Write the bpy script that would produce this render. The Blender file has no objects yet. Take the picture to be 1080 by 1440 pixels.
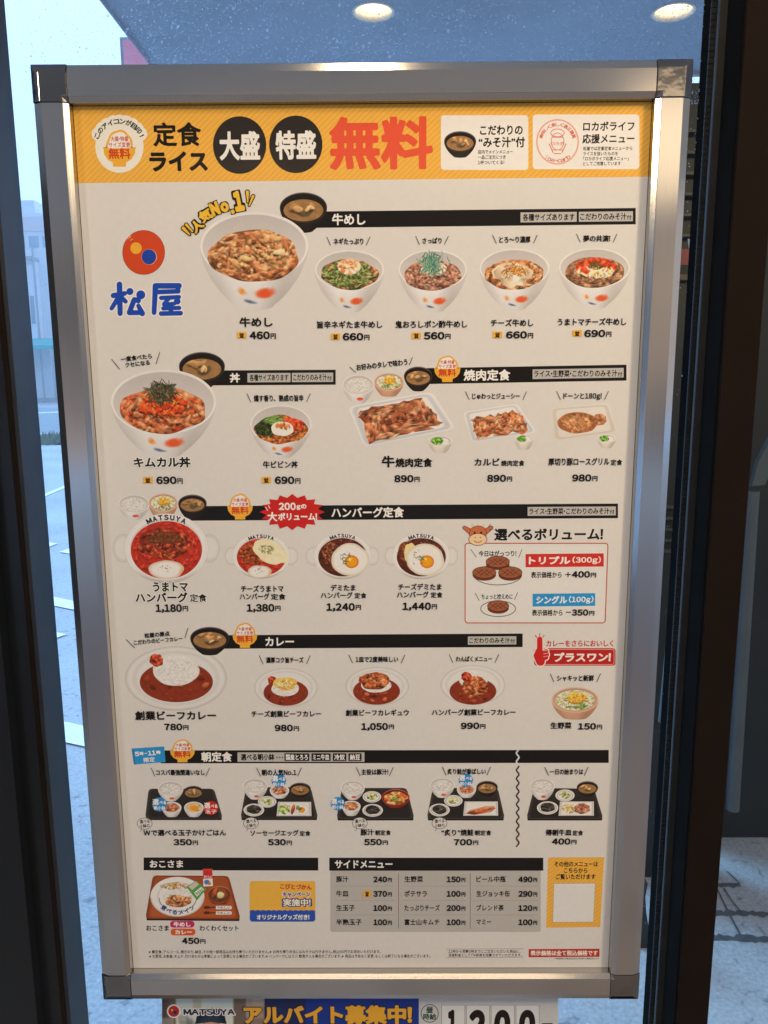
import bpy, math, random
import numpy as np
from mathutils import Matrix, Vector

sc = bpy.context.scene
COL = sc.collection
rng = np.random.default_rng(7)
R_ = math.radians

# ------------------------------------------------------------------ camera
PZ = 1.32                                   # height of the board's centre
CAM_R = np.array([[0.9999705, 0.00572782, 0.00511713], [-0.00475498, 0.98487316, -0.17321156], [-0.00603185, 0.17318212, 0.98487135]])
CAM_C = np.array([0.02585284, -0.85885463, PZ + 0.22877664])
FOC = 1084.0
cd = bpy.data.cameras.new('camera')
cam = bpy.data.objects.new('camera', cd)
COL.objects.link(cam)
cd.sensor_width = 36.0
cd.lens = FOC / 1440 * 36.0
cd.clip_start = 0.02
cd.clip_end = 800
def b2w(v): return Vector((v[0], v[2], -v[1]))
xr, dn, fw = (b2w(CAM_R[i]) for i in range(3))
cam.matrix_world = Matrix(((xr.x, -dn.x, -fw.x, CAM_C[0]), (xr.y, -dn.y, -fw.y, CAM_C[1]), (xr.z, -dn.z, -fw.z, CAM_C[2]), (0, 0, 0, 1)))
sc.camera = cam

# ------------------------------------------------------------------ world, sun, lamps, exposure
sc.view_settings.view_transform = 'Standard'
sc.view_settings.look = 'None'
sc.view_settings.exposure = 0.0
sc.view_settings.gamma = 1.0
W_ = bpy.data.worlds.new('World')
sc.world = W_
W_.use_nodes = True
nt = W_.node_tree
bg = nt.nodes['Background']
tc = nt.nodes.new('ShaderNodeTexCoord')
sep = nt.nodes.new('ShaderNodeSeparateXYZ')
nt.links.new(tc.outputs['Generated'], sep.inputs[0])
def wmath(op, a, b=None, c=None):
    n = nt.nodes.new('ShaderNodeMath'); n.operation = op
    for i, v in enumerate((a, b, c)):
        if v is None: continue
        if hasattr(v, 'is_linked'): nt.links.new(v, n.inputs[i])
        else: n.inputs[i].default_value = v
    return n.outputs[0]
# daylight outside (in front of the window) and high overhead, dim warm shop behind the viewer
front = wmath('SMOOTH_MAX', wmath('MULTIPLY', wmath('ADD', sep.outputs['Y'], 0.02), 25.0), wmath('MULTIPLY', wmath('SUBTRACT', sep.outputs['Z'], 0.34), 8.0), 0.1)
frontc = nt.nodes.new('ShaderNodeClamp'); nt.links.new(front, frontc.inputs[0])
noi = nt.nodes.new('ShaderNodeTexNoise'); noi.inputs['Scale'].default_value = 5.5; noi.inputs['Detail'].default_value = 2.5
nt.links.new(tc.outputs['Generated'], noi.inputs['Vector'])
ramp = nt.nodes.new('ShaderNodeValToRGB')
ramp.color_ramp.elements[0].position = 0.38; ramp.color_ramp.elements[0].color = (0.085, 0.068, 0.055, 1)
ramp.color_ramp.elements[1].position = 0.64; ramp.color_ramp.elements[1].color = (0.64, 0.47, 0.32, 1)
e = ramp.color_ramp.elements.new(0.5); e.color = (0.23, 0.18, 0.14, 1)
nt.links.new(noi.outputs['Fac'], ramp.inputs[0])
skr = nt.nodes.new('ShaderNodeValToRGB')
skr.color_ramp.elements[0].position = 0.0; skr.color_ramp.elements[0].color = (0.78, 1.0, 1.0, 1)
skr.color_ramp.elements[1].position = 0.6; skr.color_ramp.elements[1].color = (0.74, 1.0, 1.0, 1)
nt.links.new(sep.outputs['Z'], skr.inputs[0])
skm = nt.nodes.new('ShaderNodeMix'); skm.data_type = 'RGBA'; skm.blend_type = 'MULTIPLY'; skm.inputs[0].default_value = 1.0; skm.inputs[7].default_value = (1.40, 1.54, 2.6, 1)
nt.links.new(skr.outputs[0], skm.inputs[6])
# bands added for the metal to mirror: side-window daylight, warm glow, two dark
xn = wmath('DIVIDE', sep.outputs['X'], wmath('SQRT', wmath('ADD', wmath('MULTIPLY', sep.outputs['X'], sep.outputs['X']), wmath('MULTIPLY', sep.outputs['Y'], sep.outputs['Y']))))
def band(v, c, w, soft):
    n = nt.nodes.new('ShaderNodeMapRange'); n.interpolation_type = 'SMOOTHSTEP'
    nt.links.new(wmath('ABSOLUTE', wmath('SUBTRACT', v, c)), n.inputs[0]); n.inputs[1].default_value = w; n.inputs[2].default_value = w + soft; n.inputs[3].default_value = 1.0; n.inputs[4].default_value = 0.0
    return n.outputs[0]
def patch(base, mask, col):
    n = nt.nodes.new('ShaderNodeMix'); n.data_type = 'RGBA'; nt.links.new(mask, n.inputs[0]); nt.links.new(base, n.inputs[6]); n.inputs[7].default_value = (*col, 1); return n.outputs[2]
shop = patch(ramp.outputs[0], wmath('MULTIPLY', band(xn, -0.64, 0.07, 0.10), band(sep.outputs['Z'], -0.10, 0.22, 0.12)), (0.34, 0.50, 0.74))
shop = patch(shop, wmath('MULTIPLY', band(xn, 0.93, 0.09, 0.08), band(sep.outputs['Z'], 0.0, 0.30, 0.15)), (0.62, 0.50, 0.36))
shop = patch(shop, band(xn, -0.93, 0.10, 0.06), (0.035, 0.033, 0.038))
shop = patch(shop, wmath('MULTIPLY', band(xn, 0.62, 0.10, 0.07), band(sep.outputs['Z'], -0.35, 0.45, 0.12)), (0.05, 0.045, 0.042))
mx = nt.nodes.new('ShaderNodeMix'); mx.data_type = 'RGBA'
nt.links.new(frontc.outputs[0], mx.inputs[0]); nt.links.new(shop, mx.inputs[6]); nt.links.new(skm.outputs[2], mx.inputs[7])
nt.links.new(mx.outputs[2], bg.inputs[0])
bg.inputs[1].default_value = 1.0

def lamp(kind, name, loc, energy, col, **kw):
    l = bpy.data.lights.new(name, kind); l.energy = energy; l.color = col
    for k, v in kw.items(): setattr(l, k, v)
    o = bpy.data.objects.new(name, l); COL.objects.link(o); o.location = loc
    return o
sun = lamp('SUN', 'sun', (0, 6, 6), 5.0, (0.22, 0.58, 1.0), angle=R_(25))
sun.rotation_euler = Vector((-0.62, 0.50, 0.60)).to_track_quat('Z', 'Y').to_euler()
def downlight(name, loc, energy, size, col=(1.0, 0.86, 0.70), tgt=None):
    o = lamp('AREA', name, loc, energy, col, shape='DISK', size=size)
    d = Vector(tgt) - Vector(loc) if tgt else Vector((0, 0, -1))
    o.rotation_euler = d.to_track_quat('-Z', 'Y').to_euler()
    return o
WARM = (1.0, 0.75, 0.45)
downlight('ceiling_lamp', (-0.02, -0.34, 2.57), 0.8, 0.11, WARM)
downlight('ceiling_lamp', (0.15, -0.80, 2.56), 4.4, 0.12, WARM)
downlight('ceiling_lamp', (1.08, -2.24, 2.40), 0.9, 0.42, WARM, tgt=(0, 0, 1.0))
downlight('ceiling_lamp', (1.25, -1.15, 2.55), 10.2, 0.3, WARM, tgt=(0, 0, 1.0))
downlight('ceiling_lamp', (1.9, -1.5, 2.55), 33, 0.3, WARM, tgt=(0, 0, 1.0))
downlight('ceiling_lamp', (-1.7, -1.6, 2.55), 13.5, 0.3, WARM, tgt=(0, 0, 1.0))

o = lamp('AREA', 'ceiling_strip_lamp', (0, -3.15, 2.55), 8.0, WARM, shape='RECTANGLE', size=1.9, size_y=0.2)

# ------------------------------------------------------------------ helpers
def lin(c):
    c = np.asarray(c, float) / 255.0
    return np.where(c <= 0.04045, c / 12.92, ((c + 0.055) / 1.055) ** 2.4)
PAPER = np.array([208, 198, 188.0])
WREF = lin(PAPER)
def ink(c):
    """printed colour as seen under the warm shop light -> reflectance"""
    return np.clip(lin(c) / WREF * 0.78, 0.003, 0.92)
def ray(u, v):
    d = np.stack([(np.asarray(u, float) - 540) / FOC, (np.asarray(v, float) - 720) / FOC, np.ones_like(np.asarray(u, float))], -1) @ CAM_R
    return np.stack([d[..., 0], d[..., 2], -d[..., 1]], -1)
def at_y(u, v, Y):
    d = ray(u, v); return CAM_C + d * ((Y - CAM_C[1]) / d[..., 1])[..., None]
def at_z(u, v, Z):
    d = ray(u, v); return CAM_C + d * ((Z - CAM_C[2]) / d[..., 2])[..., None]
LAYER = 0.00002
def P(px, py, layer, base=0.0):
    q = at_y(np.asarray(px, float), np.asarray(py, float), base).copy()
    q[..., 1] = base - layer * LAYER
    return q

def tag(o, label=None, cat=None, group=None, kind=None):
    if label: o['label'] = label
    if cat: o['category'] = cat
    if group: o['group'] = group
    if kind: o['kind'] = kind
    return o
def thing(name, loc, label, cat, group=None):
    o = bpy.data.objects.new(name, None); COL.objects.link(o); o.location = loc; o.empty_display_size = 0.05
    return tag(o, label, cat, group)
def root_loc(o):
    v = Vector((0, 0, 0))
    while o is not None:
        v = v + o.location; o = o.parent
    return np.array(v)
def mesh_obj(name, V, idx, counts, mat, parent=None, colors=None, smooth=False):
    V = np.asarray(V, float)
    if parent is not None: V = V - root_loc(parent)
    me = bpy.data.meshes.new(name)
    me.vertices.add(len(V)); me.vertices.foreach_set('co', V.astype(np.float32).ravel())
    idx = np.asarray(idx, np.int32); counts = np.asarray(counts, np.int32)
    me.loops.add(len(idx)); me.loops.foreach_set('vertex_index', idx)
    me.polygons.add(len(counts)); me.polygons.foreach_set('loop_start', np.concatenate([[0], np.cumsum(counts)[:-1]]).astype(np.int32))
    me.update(calc_edges=True)
    if colors is not None:
        a = me.color_attributes.new('Col', 'FLOAT_COLOR', 'POINT')
        cc = np.ones((len(V), 4), np.float32); cc[:, :3] = colors
        a.data.foreach_set('color', cc.ravel())
    if smooth: me.polygons.foreach_set('use_smooth', [True] * len(counts))
    me.materials.append(mat)
    o = bpy.data.objects.new(name, me); COL.objects.link(o)
    if parent is not None: o.parent = parent
    return o

def new_mat(name):
    m = bpy.data.materials.new(name); m.use_nodes = True
    return m, m.node_tree, m.node_tree.nodes['Principled BSDF']
def node(t, typ, **kw):
    n = t.nodes.new(typ)
    for k, v in kw.items():
        if k in n.inputs.keys(): n.inputs[k].default_value = v
        else: setattr(n, k, v)
    return n
def simple_mat(name, col, rough=0.5, metal=0.0, var=0.12, scale=30.0, bump=0.0, spec=0.5):
    m, t, b = new_mat(name)
    co = node(t, 'ShaderNodeTexCoord'); n = node(t, 'ShaderNodeTexNoise', Scale=scale, Detail=5.0)
    t.links.new(co.outputs['Object'], n.inputs['Vector'])
    r = node(t, 'ShaderNodeValToRGB')
    c = np.array(col, float)
    r.color_ramp.elements[0].position = 0.3; r.color_ramp.elements[1].position = 0.7
    r.color_ramp.elements[0].color = (*np.clip(c * (1 - var), 0, 1), 1); r.color_ramp.elements[1].color = (*np.clip(c * (1 + var), 0, 1), 1)
    t.links.new(n.outputs['Fac'], r.inputs[0]); t.links.new(r.outputs[0], b.inputs['Base Color'])
    b.inputs['Roughness'].default_value = rough; b.inputs['Metallic'].default_value = metal; b.inputs['Specular IOR Level'].default_value = spec
    if bump:
        bp = node(t, 'ShaderNodeBump', Strength=bump, Distance=0.002); t.links.new(n.outputs['Fac'], bp.inputs['Height']); t.links.new(bp.outputs[0], b.inputs['Normal'])
    return m

def print_mat(name, stripes=None):
    m, t, b = new_mat(name)
    co = node(t, 'ShaderNodeTexCoord')
    if stripes is None:
        a = node(t, 'ShaderNodeAttribute', attribute_name='Col'); src = a.outputs['Color']
    else:
        mp = node(t, 'ShaderNodeMapping'); mp.inputs['Rotation'].default_value = (0, R_(-48), 0)
        t.links.new(co.outputs['Object'], mp.inputs[0])
        w = node(t, 'ShaderNodeTexWave', Scale=stripes[2]); w.bands_direction = 'X'
        t.links.new(mp.outputs[0], w.inputs['Vector'])
        r = node(t, 'ShaderNodeValToRGB'); r.color_ramp.elements[0].position = 0.42; r.color_ramp.elements[1].position = 0.58
        r.color_ramp.elements[0].color = (*ink(stripes[0]), 1); r.color_ramp.elements[1].color = (*ink(stripes[1]), 1)
        t.links.new(w.outputs['Fac'], r.inputs[0]); src = r.outputs[0]
    n = node(t, 'ShaderNodeTexNoise', Scale=160.0, Detail=4.0); t.links.new(co.outputs['Object'], n.inputs['Vector'])
    mr = node(t, 'ShaderNodeMapRange'); mr.inputs[3].default_value = 0.95; mr.inputs[4].default_value = 1.04
    t.links.new(n.outputs['Fac'], mr.inputs[0])
    mul = node(t, 'ShaderNodeMix', data_type='RGBA', blend_type='MULTIPLY'); mul.inputs[0].default_value = 1.0
    t.links.new(src, mul.inputs[6]); t.links.new(mr.outputs[0], mul.inputs[7]); t.links.new(mul.outputs[2], b.inputs['Base Color'])
    b.inputs['Roughness'].default_value = 0.55; b.inputs['Specular IOR Level'].default_value = 0.1
    b.inputs['Coat Weight'].default_value = 0.22; b.inputs['Coat Roughness'].default_value = 0.12
    n2 = node(t, 'ShaderNodeTexNoise', Scale=9.0, Detail=2.0); geo = node(t, 'ShaderNodeNewGeometry'); t.links.new(geo.outputs['Position'], n2.inputs['Vector'])
    bp = node(t, 'ShaderNodeBump', Strength=0.35, Distance=0.004); t.links.new(n2.outputs['Fac'], bp.inputs['Height']); t.links.new(bp.outputs[0], b.inputs['Coat Normal'])
    return m
PRINT = print_mat('printed_paper')
STRIPE = print_mat('striped_yellow_print', ((222, 156, 54), (231, 168, 74), 75.0))

# ---- flat shapes from signed distance fields (lettering, logos)
def march(F, x0, y0, s):
    """marching squares: unshared polygons of the region F > 0; rows of F go along +y"""
    I = F > 0
    a, b, c, d = I[:-1, :-1], I[:-1, 1:], I[1:, 1:], I[1:, :-1]
    full = a & b & c & d; mixed = (a | b | c | d) & ~full
    V = []; N = []
    for j in range(full.shape[0]):
        row = full[j]
        if not row.any(): continue
        e = np.flatnonzero(np.diff(np.concatenate([[0], row.astype(np.int8), [0]])))
        for i0, i1 in zip(e[::2], e[1::2]):
            V += [(i0, j), (i1, j), (i1, j + 1), (i0, j + 1)]; N.append(4)
    Fl = F.tolist()
    for j, i in zip(*np.nonzero(mixed)):
        j = int(j); i = int(i)
        cs = ((i, j, Fl[j][i]), (i + 1, j, Fl[j][i + 1]), (i + 1, j + 1, Fl[j + 1][i + 1]), (i, j + 1, Fl[j + 1][i]))
        k0 = len(V)
        for k in range(4):
            xa, ya, fa = cs[k]; xb, yb, fb = cs[(k + 1) & 3]
            if fa > 0: V.append((xa, ya))
            if (fa > 0) != (fb > 0):
                t = fa / (fa - fb); V.append((xa + (xb - xa) * t, ya + (yb - ya) * t))
        n = len(V) - k0
        if n < 3: del V[k0:]
        else: N.append(n)
    V = np.array(V, float).reshape(-1, 2) * s
    return V + np.array([x0, y0]), np.array(N, np.int32)

_fc = bpy.data.curves.new('glyphs', 'FONT'); _fc.size = 1.0; _fc.fill_mode = 'NONE'; _fc.resolution_u = 5
_fo = bpy.data.objects.new('glyphs', _fc); COL.objects.link(_fo)
_seg = {}; _fld = {}; _gly = {}
def segments(ch):
    if ch not in _seg:
        _fc.body = ch
        dg = bpy.context.evaluated_depsgraph_get(); dg.update()
        ev = _fo.evaluated_get(dg); me = ev.to_mesh()
        if me is None or len(me.edges) == 0: _seg[ch] = None
        else:
            v = np.zeros(len(me.vertices) * 3); me.vertices.foreach_get('co', v); v = v.reshape(-1, 3)[:, :2]
            ed = np.zeros(len(me.edges) * 2, np.int32); me.edges.foreach_get('vertices', ed); ed = ed.reshape(-1, 2)
            _seg[ch] = (v, follow(len(v), ed))
        ev.to_mesh_clear()
    return _seg[ch]
def follow(n, ed):
    """edges of closed loops, each directed along its loop in rising vertex order"""
    nb = [[] for _ in range(n)]
    for a, b in ed.tolist(): nb[a].append(b); nb[b].append(a)
    seen = [False] * n; out = []
    for s in range(n):
        if seen[s] or len(nb[s]) < 2: continue
        p, q = s, (s + 1 if s + 1 in nb[s] else nb[s][0])
        seen[s] = True
        while True:
            out.append((p, q))
            if q == s: break
            seen[q] = True
            nx = [k for k in nb[q] if k != p]
            if not nx: break
            p, q = q, nx[0]
    return np.array(out, np.int32)
def field(ch, N):
    k = (ch, N)
    if k not in _fld:
        sg = segments(ch)
        if sg is None: _fld[k] = None; return None
        v, e = sg
        lo = v.min(0) - 0.12; hi = v.max(0) + 0.12; s = 1.0 / N
        nx, ny = (np.ceil((hi - lo) / s).astype(int) + 1)
        X, Y = np.meshgrid(lo[0] + np.arange(nx) * s, lo[1] + np.arange(ny) * s)
        p = np.stack([X.ravel(), Y.ravel()], 1); D = np.empty(len(p)); Wd = np.empty(len(p), int)
        A = v[e[:, 0]]; B = v[e[:, 1]]; d = B - A; L = (d * d).sum(1) + 1e-12
        for c0 in range(0, len(p), 4000):
            q = p[c0:c0 + 4000]
            rx = q[:, 0:1] - A[:, 0]; ry = q[:, 1:2] - A[:, 1]
            t = np.clip((rx * d[:, 0] + ry * d[:, 1]) / L, 0, 1)
            D[c0:c0 + 4000] = np.sqrt(((rx - t * d[:, 0]) ** 2 + (ry - t * d[:, 1]) ** 2).min(1))
            up = (ry >= 0) & (q[:, 1:2] < B[:, 1]); dw = (ry < 0) & (q[:, 1:2] >= B[:, 1])
            cr = d[:, 0] * ry - d[:, 1] * rx
            Wd[c0:c0 + 4000] = ((up & (cr > 0)).astype(int) - (dw & (cr < 0)).astype(int)).sum(1)
        _fld[k] = (np.where(Wd != 0, D, -D).reshape(ny, nx), lo, s)
    return _fld[k]
def glyph(ch, N, bold):
    k = (ch, N, bold)
    if k not in _gly:
        f = field(ch, N)
        _gly[k] = None if f is None else march(f[0] + bold, f[1][0], f[1][1], f[2])
    return _gly[k]
def wide(ch):
    o = ord(ch)
    if 33 <= o <= 126: return chr(o + 0xFEE0)
    return ch
PROP = set(map(wide, ''.join(map(chr, range(33, 127))))) | set('・、。「」“”…')
def layout(s):
    x = 0.0; out = []
    for ch in s:
        if ch in ' \u3000': x += 0.35; continue
        c = wide(ch); sg = segments(c)
        if sg is None: x += 0.5; continue
        lo, hi = sg[0][:, 0].min(), sg[0][:, 0].max()
        if c in PROP: out.append((c, x + 0.06 - lo)); x += hi - lo + 0.13
        else: out.append((c, x)); x += 1.0
    return out
class Acc:
    def __init__(self): self.V = []; self.I = []; self.N = []; self.C = []; self.n = 0
    def add(self, V, counts, col, idx=None):
        V = np.asarray(V, float)
        if len(V) == 0: return
        self.V.append(V); self.N.append(np.asarray(counts, np.int32))
        self.I.append((np.arange(len(V)) if idx is None else np.asarray(idx)) + self.n); self.n += len(V)
        c = np.asarray(col, float)
        self.C.append(np.broadcast_to(c, (len(V), 3)) if c.ndim == 1 else c)
    def build(self, name, parent, mat=None):
        if not self.V: return None
        return mesh_obj(name, np.concatenate(self.V), np.concatenate(self.I), np.concatenate(self.N), mat or PRINT, parent, np.concatenate(self.C))
BASE = 0.0                                   # y of the sheet being printed
def T(acc, s, x0, x1, yc, col, layer, bold=0.034, h=None, rot=0.0, ink_h=None):
    """lettering s between the measured edges x0..x1, centred on yc; h stretches the em height, ink_h the ink height"""
    lay = layout(s)
    if not lay: return
    ex = [(_seg[c][0][:, 0].min() + dx, _seg[c][0][:, 0].max() + dx, _seg[c][0][:, 1].min(), _seg[c][0][:, 1].max()) for c, dx in lay]
    a, b = min(e[0] for e in ex) - bold, max(e[1] for e in ex) + bold
    sx = (x1 - x0) / (b - a)
    if ink_h:
        lo, hi = min(e[2] for e in ex) - bold, max(e[3] for e in ex) + bold
        cy = (lo + hi) / 2; sy = ink_h / (hi - lo)
    else: cy = 0.38; sy = h if h else min(sx, 60)
    N = int(np.clip(round(max(sy, 0.8 * sx) * 1.15 + 8), 14, 72))
    C = P((x0 + x1) / 2, yc, layer, BASE)
    mx_ = np.linalg.norm(P(x1, yc, layer, BASE) - P(x0, yc, layer, BASE)) / (x1 - x0)
    mz_ = np.linalg.norm(P((x0 + x1) / 2, yc + 5, layer, BASE) - P((x0 + x1) / 2, yc - 5, layer, BASE)) / 10
    cr, sr = math.cos(R_(rot)), math.sin(R_(rot))
    col = ink(col)
    for c, dx in lay:
        g = glyph(c, N, bold)
        if g is None: continue
        X = (g[0][:, 0] + dx - (a + b) / 2) * sx * mx_; Z = (g[0][:, 1] - cy) * sy * mz_
        V = np.stack([C[0] + X * cr - Z * sr, np.full(len(X), C[1]), C[2] + X * sr + Z * cr], 1)
        acc.add(V, g[1], col)
def arcT(acc, s, cx, cy, r, a0, a1, size, col, layer, bold=0.03, flip=False, ry=None):
    """characters along an arc, angles in degrees clockwise from straight up"""
    ry = ry or r
    for k, ch in enumerate(s):
        a = a0 + (a1 - a0) * (k / max(1, len(s) - 1)); t = R_(a)
        x, y = cx + r * math.sin(t), cy - ry * math.cos(t)
        w = size * (0.22 if ch in 'l!' else 0.72 if ord(ch) < 127 and ch not in 'MWmw' else 0.92)
        T(acc, ch, x - w / 2, x + w / 2, y, col, layer, bold, h=size, rot=(180 - a) if flip else -a)
def poly(acc, pts, col, layer):
    pts = np.asarray(pts, float); acc.add(P(pts[:, 0], pts[:, 1], layer, BASE), [len(pts)], ink(col))
def tpoly(acc, cx, cy, pts, col, layer):
    """star-shaped outline as a fan about (cx, cy)"""
    pts = np.asarray(pts, float); n = len(pts); V = np.vstack([[cx, cy], pts])
    idx = np.array([[0, 1 + i, 1 + (i + 1) % n] for i in range(n)]).ravel()
    acc.add(P(V[:, 0], V[:, 1], layer, BASE), [3] * n, ink(col), idx)
def rect(acc, x0, x1, y0, y1, col, layer, slope=0.0):
    """slope: how many px lower the left end is than the right end"""
    s = slope / 2
    poly(acc, [(x0, y0 + s), (x1, y0 - s), (x1, y1 - s), (x0, y1 + s)], col, layer)
def rrect_pts(x0, x1, y0, y1, r):
    out = []
    for cx, cy, a in ((x1 - r, y0 + r, -90), (x1 - r, y1 - r, 0), (x0 + r, y1 - r, 90), (x0 + r, y0 + r, 180)):
        out += [(cx + r * math.cos(R_(a + k * 15)), cy + r * math.sin(R_(a + k * 15))) for k in range(7)]
    return out
def rrect(acc, x0, x1, y0, y1, r, col, layer): poly(acc, rrect_pts(x0, x1, y0, y1, r), col, layer)
def ell_pts(cx, cy, rx, ry, n=48, a0=0): return [(cx + rx * math.cos(2 * math.pi * k / n + a0), cy + ry * math.sin(2 * math.pi * k / n + a0)) for k in range(n)]
def ell(acc, cx, cy, rx, ry, col, layer): poly(acc, ell_pts(cx, cy, rx, ry), col, layer)
def ring(acc, pts, w, col, layer):
    """closed outline of width w"""
    p = np.asarray(pts, float); n = len(p)
    t = np.roll(p, -1, 0) - np.roll(p, 1, 0); t /= np.linalg.norm(t, axis=1)[:, None] + 1e-9
    nn = np.stack([t[:, 1], -t[:, 0]], 1) * w / 2
    V = np.vstack([p + nn, p - nn]); idx = np.array([[i, (i + 1) % n, n + (i + 1) % n, n + i] for i in range(n)]).ravel()
    acc.add(P(V[:, 0], V[:, 1], layer, BASE), [4] * n, ink(col), idx)
def line(acc, x0, y0, x1, y1, w, col, layer):
    d = np.array([y1 - y0, x0 - x1], float); d *= w / 2 / (np.linalg.norm(d) + 1e-9)
    poly(acc, [(x0 + d[0], y0 + d[1]), (x1 + d[0], y1 + d[1]), (x1 - d[0], y1 - d[1]), (x0 - d[0], y0 - d[1])], col, layer)
def blobs(acc, caps, grow, col, layer, step=0.8):
    """union of round-ended strokes (x0, y0, x1, y1, r0, r1), grown by grow px"""
    c = np.array(caps, float); m = c[:, 4:].max() + grow + 2
    x0, y0 = min(c[:, 0].min(), c[:, 2].min()) - m, min(c[:, 1].min(), c[:, 3].min()) - m
    x1, y1 = max(c[:, 0].max(), c[:, 2].max()) + m, max(c[:, 1].max(), c[:, 3].max()) + m
    X, Y = np.meshgrid(np.arange(x0, x1, step), np.arange(y0, y1, step)); F = np.full(X.shape, -99.0)
    for ax, ay, bx, by, r0, r1 in caps:
        dx, dy = bx - ax, by - ay; t = np.clip(((X - ax) * dx + (Y - ay) * dy) / (dx * dx + dy * dy + 1e-9), 0, 1)
        F = np.maximum(F, r0 + (r1 - r0) * t - np.hypot(X - ax - t * dx, Y - ay - t * dy))
    V, n = march(F + grow, x0, y0, step)
    acc.add(P(V[:, 0], V[:, 1], layer, BASE), n, ink(col))

# ---- printed food pictures: colours come from small painted canvases, carried by the mesh's own points
def vnoise(h, w, cell, g):
    gh, gw = int(h / cell) + 3, int(w / cell) + 3
    n = g.random((gh, gw)); y = np.arange(h) / cell; x = np.arange(w) / cell
    yi = y.astype(int); xi = x.astype(int); fy = (y - yi)[:, None]; fx = (x - xi)[None]
    fy = fy * fy * (3 - 2 * fy); fx = fx * fx * (3 - 2 * fx)
    return (n[yi][:, xi] * (1 - fx) + n[yi][:, xi + 1] * fx) * (1 - fy) + (n[yi + 1][:, xi] * (1 - fx) + n[yi + 1][:, xi + 1] * fx) * fy
class Canvas:
    def __init__(s, cx, cy, rx, ry, col, seed, ss=2.0, amp=0.12):
        s.ss = ss; s.x0 = cx - rx - 3; s.y0 = cy - ry - 3; s.w = int((2 * rx + 6) * ss) + 2; s.h = int((2 * ry + 6) * ss) + 2
        s.g = np.random.default_rng(seed)
        n = (vnoise(s.h, s.w, 9, s.g) * 0.6 + vnoise(s.h, s.w, 3.5, s.g) * 0.4 - 0.5) * 2 * amp
        s.a = np.array(col, float)[None, None] * (1 + n[..., None])
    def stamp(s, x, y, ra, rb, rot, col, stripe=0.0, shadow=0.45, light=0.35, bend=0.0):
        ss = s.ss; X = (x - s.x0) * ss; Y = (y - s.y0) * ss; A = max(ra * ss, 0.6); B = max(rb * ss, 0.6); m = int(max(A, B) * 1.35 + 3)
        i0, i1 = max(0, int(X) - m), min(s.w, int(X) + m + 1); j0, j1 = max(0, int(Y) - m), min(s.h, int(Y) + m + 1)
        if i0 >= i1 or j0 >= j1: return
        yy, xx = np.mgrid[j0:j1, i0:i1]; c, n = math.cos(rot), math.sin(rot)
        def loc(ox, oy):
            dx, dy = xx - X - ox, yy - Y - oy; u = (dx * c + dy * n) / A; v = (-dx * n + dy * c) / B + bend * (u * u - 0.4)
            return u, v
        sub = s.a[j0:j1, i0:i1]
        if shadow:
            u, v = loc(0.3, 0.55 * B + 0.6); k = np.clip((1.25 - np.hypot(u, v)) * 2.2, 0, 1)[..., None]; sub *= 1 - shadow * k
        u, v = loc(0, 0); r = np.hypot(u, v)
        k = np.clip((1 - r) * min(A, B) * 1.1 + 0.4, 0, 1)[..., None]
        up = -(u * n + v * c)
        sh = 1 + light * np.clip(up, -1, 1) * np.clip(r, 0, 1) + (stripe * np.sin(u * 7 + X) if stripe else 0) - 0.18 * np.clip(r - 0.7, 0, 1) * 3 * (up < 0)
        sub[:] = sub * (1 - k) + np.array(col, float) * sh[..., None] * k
    def flakes(s, cx, cy, rx, ry, n, ra, rb, cols, stripe=0.12, shadow=0.45, light=0.38, rots=(0, math.pi), bend=0.6, sort=True, square=False):
        g = s.g; t = g.random(n) * 2 * math.pi; q = np.sqrt(g.random(n)); x = cx + rx * q * np.cos(t); y = cy + ry * q * np.sin(t)
        if square: x = cx + rx * (2 * g.random(n) - 1); y = cy + ry * (2 * g.random(n) - 1)
        o = np.argsort(y) if sort else np.arange(n)
        for i in o:
            f = g.random()
            c = np.array(cols[g.integers(len(cols))], float) * (0.85 + 0.3 * g.random())
            s.stamp(x[i], y[i], ra[0] + (ra[1] - ra[0]) * f, rb[0] + (rb[1] - rb[0]) * g.random(), rots[0] + (rots[1] - rots[0]) * g.random(), c, stripe, shadow, light, bend * (g.random() - 0.5) * 2)
        return s
    def specks(s, cx, cy, rx, ry, n, col, r=(0.3, 0.7), shadow=0.0):
        return s.flakes(cx, cy, rx, ry, n, r, r, [col], 0, shadow, 0.1, bend=0, sort=False)
    def __call__(s, x, y, r=None):
        X = np.clip((x - s.x0) * s.ss, 0, s.w - 1.01); Y = np.clip((y - s.y0) * s.ss, 0, s.h - 1.01)
        i = X.astype(int); j = Y.astype(int); fx = (X - i)[:, None]; fy = (Y - j)[:, None]; a = s.a
        return (a[j, i] * (1 - fx) + a[j, i + 1] * fx) * (1 - fy) + (a[j + 1, i] * (1 - fx) + a[j + 1, i + 1] * fx) * fy
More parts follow.
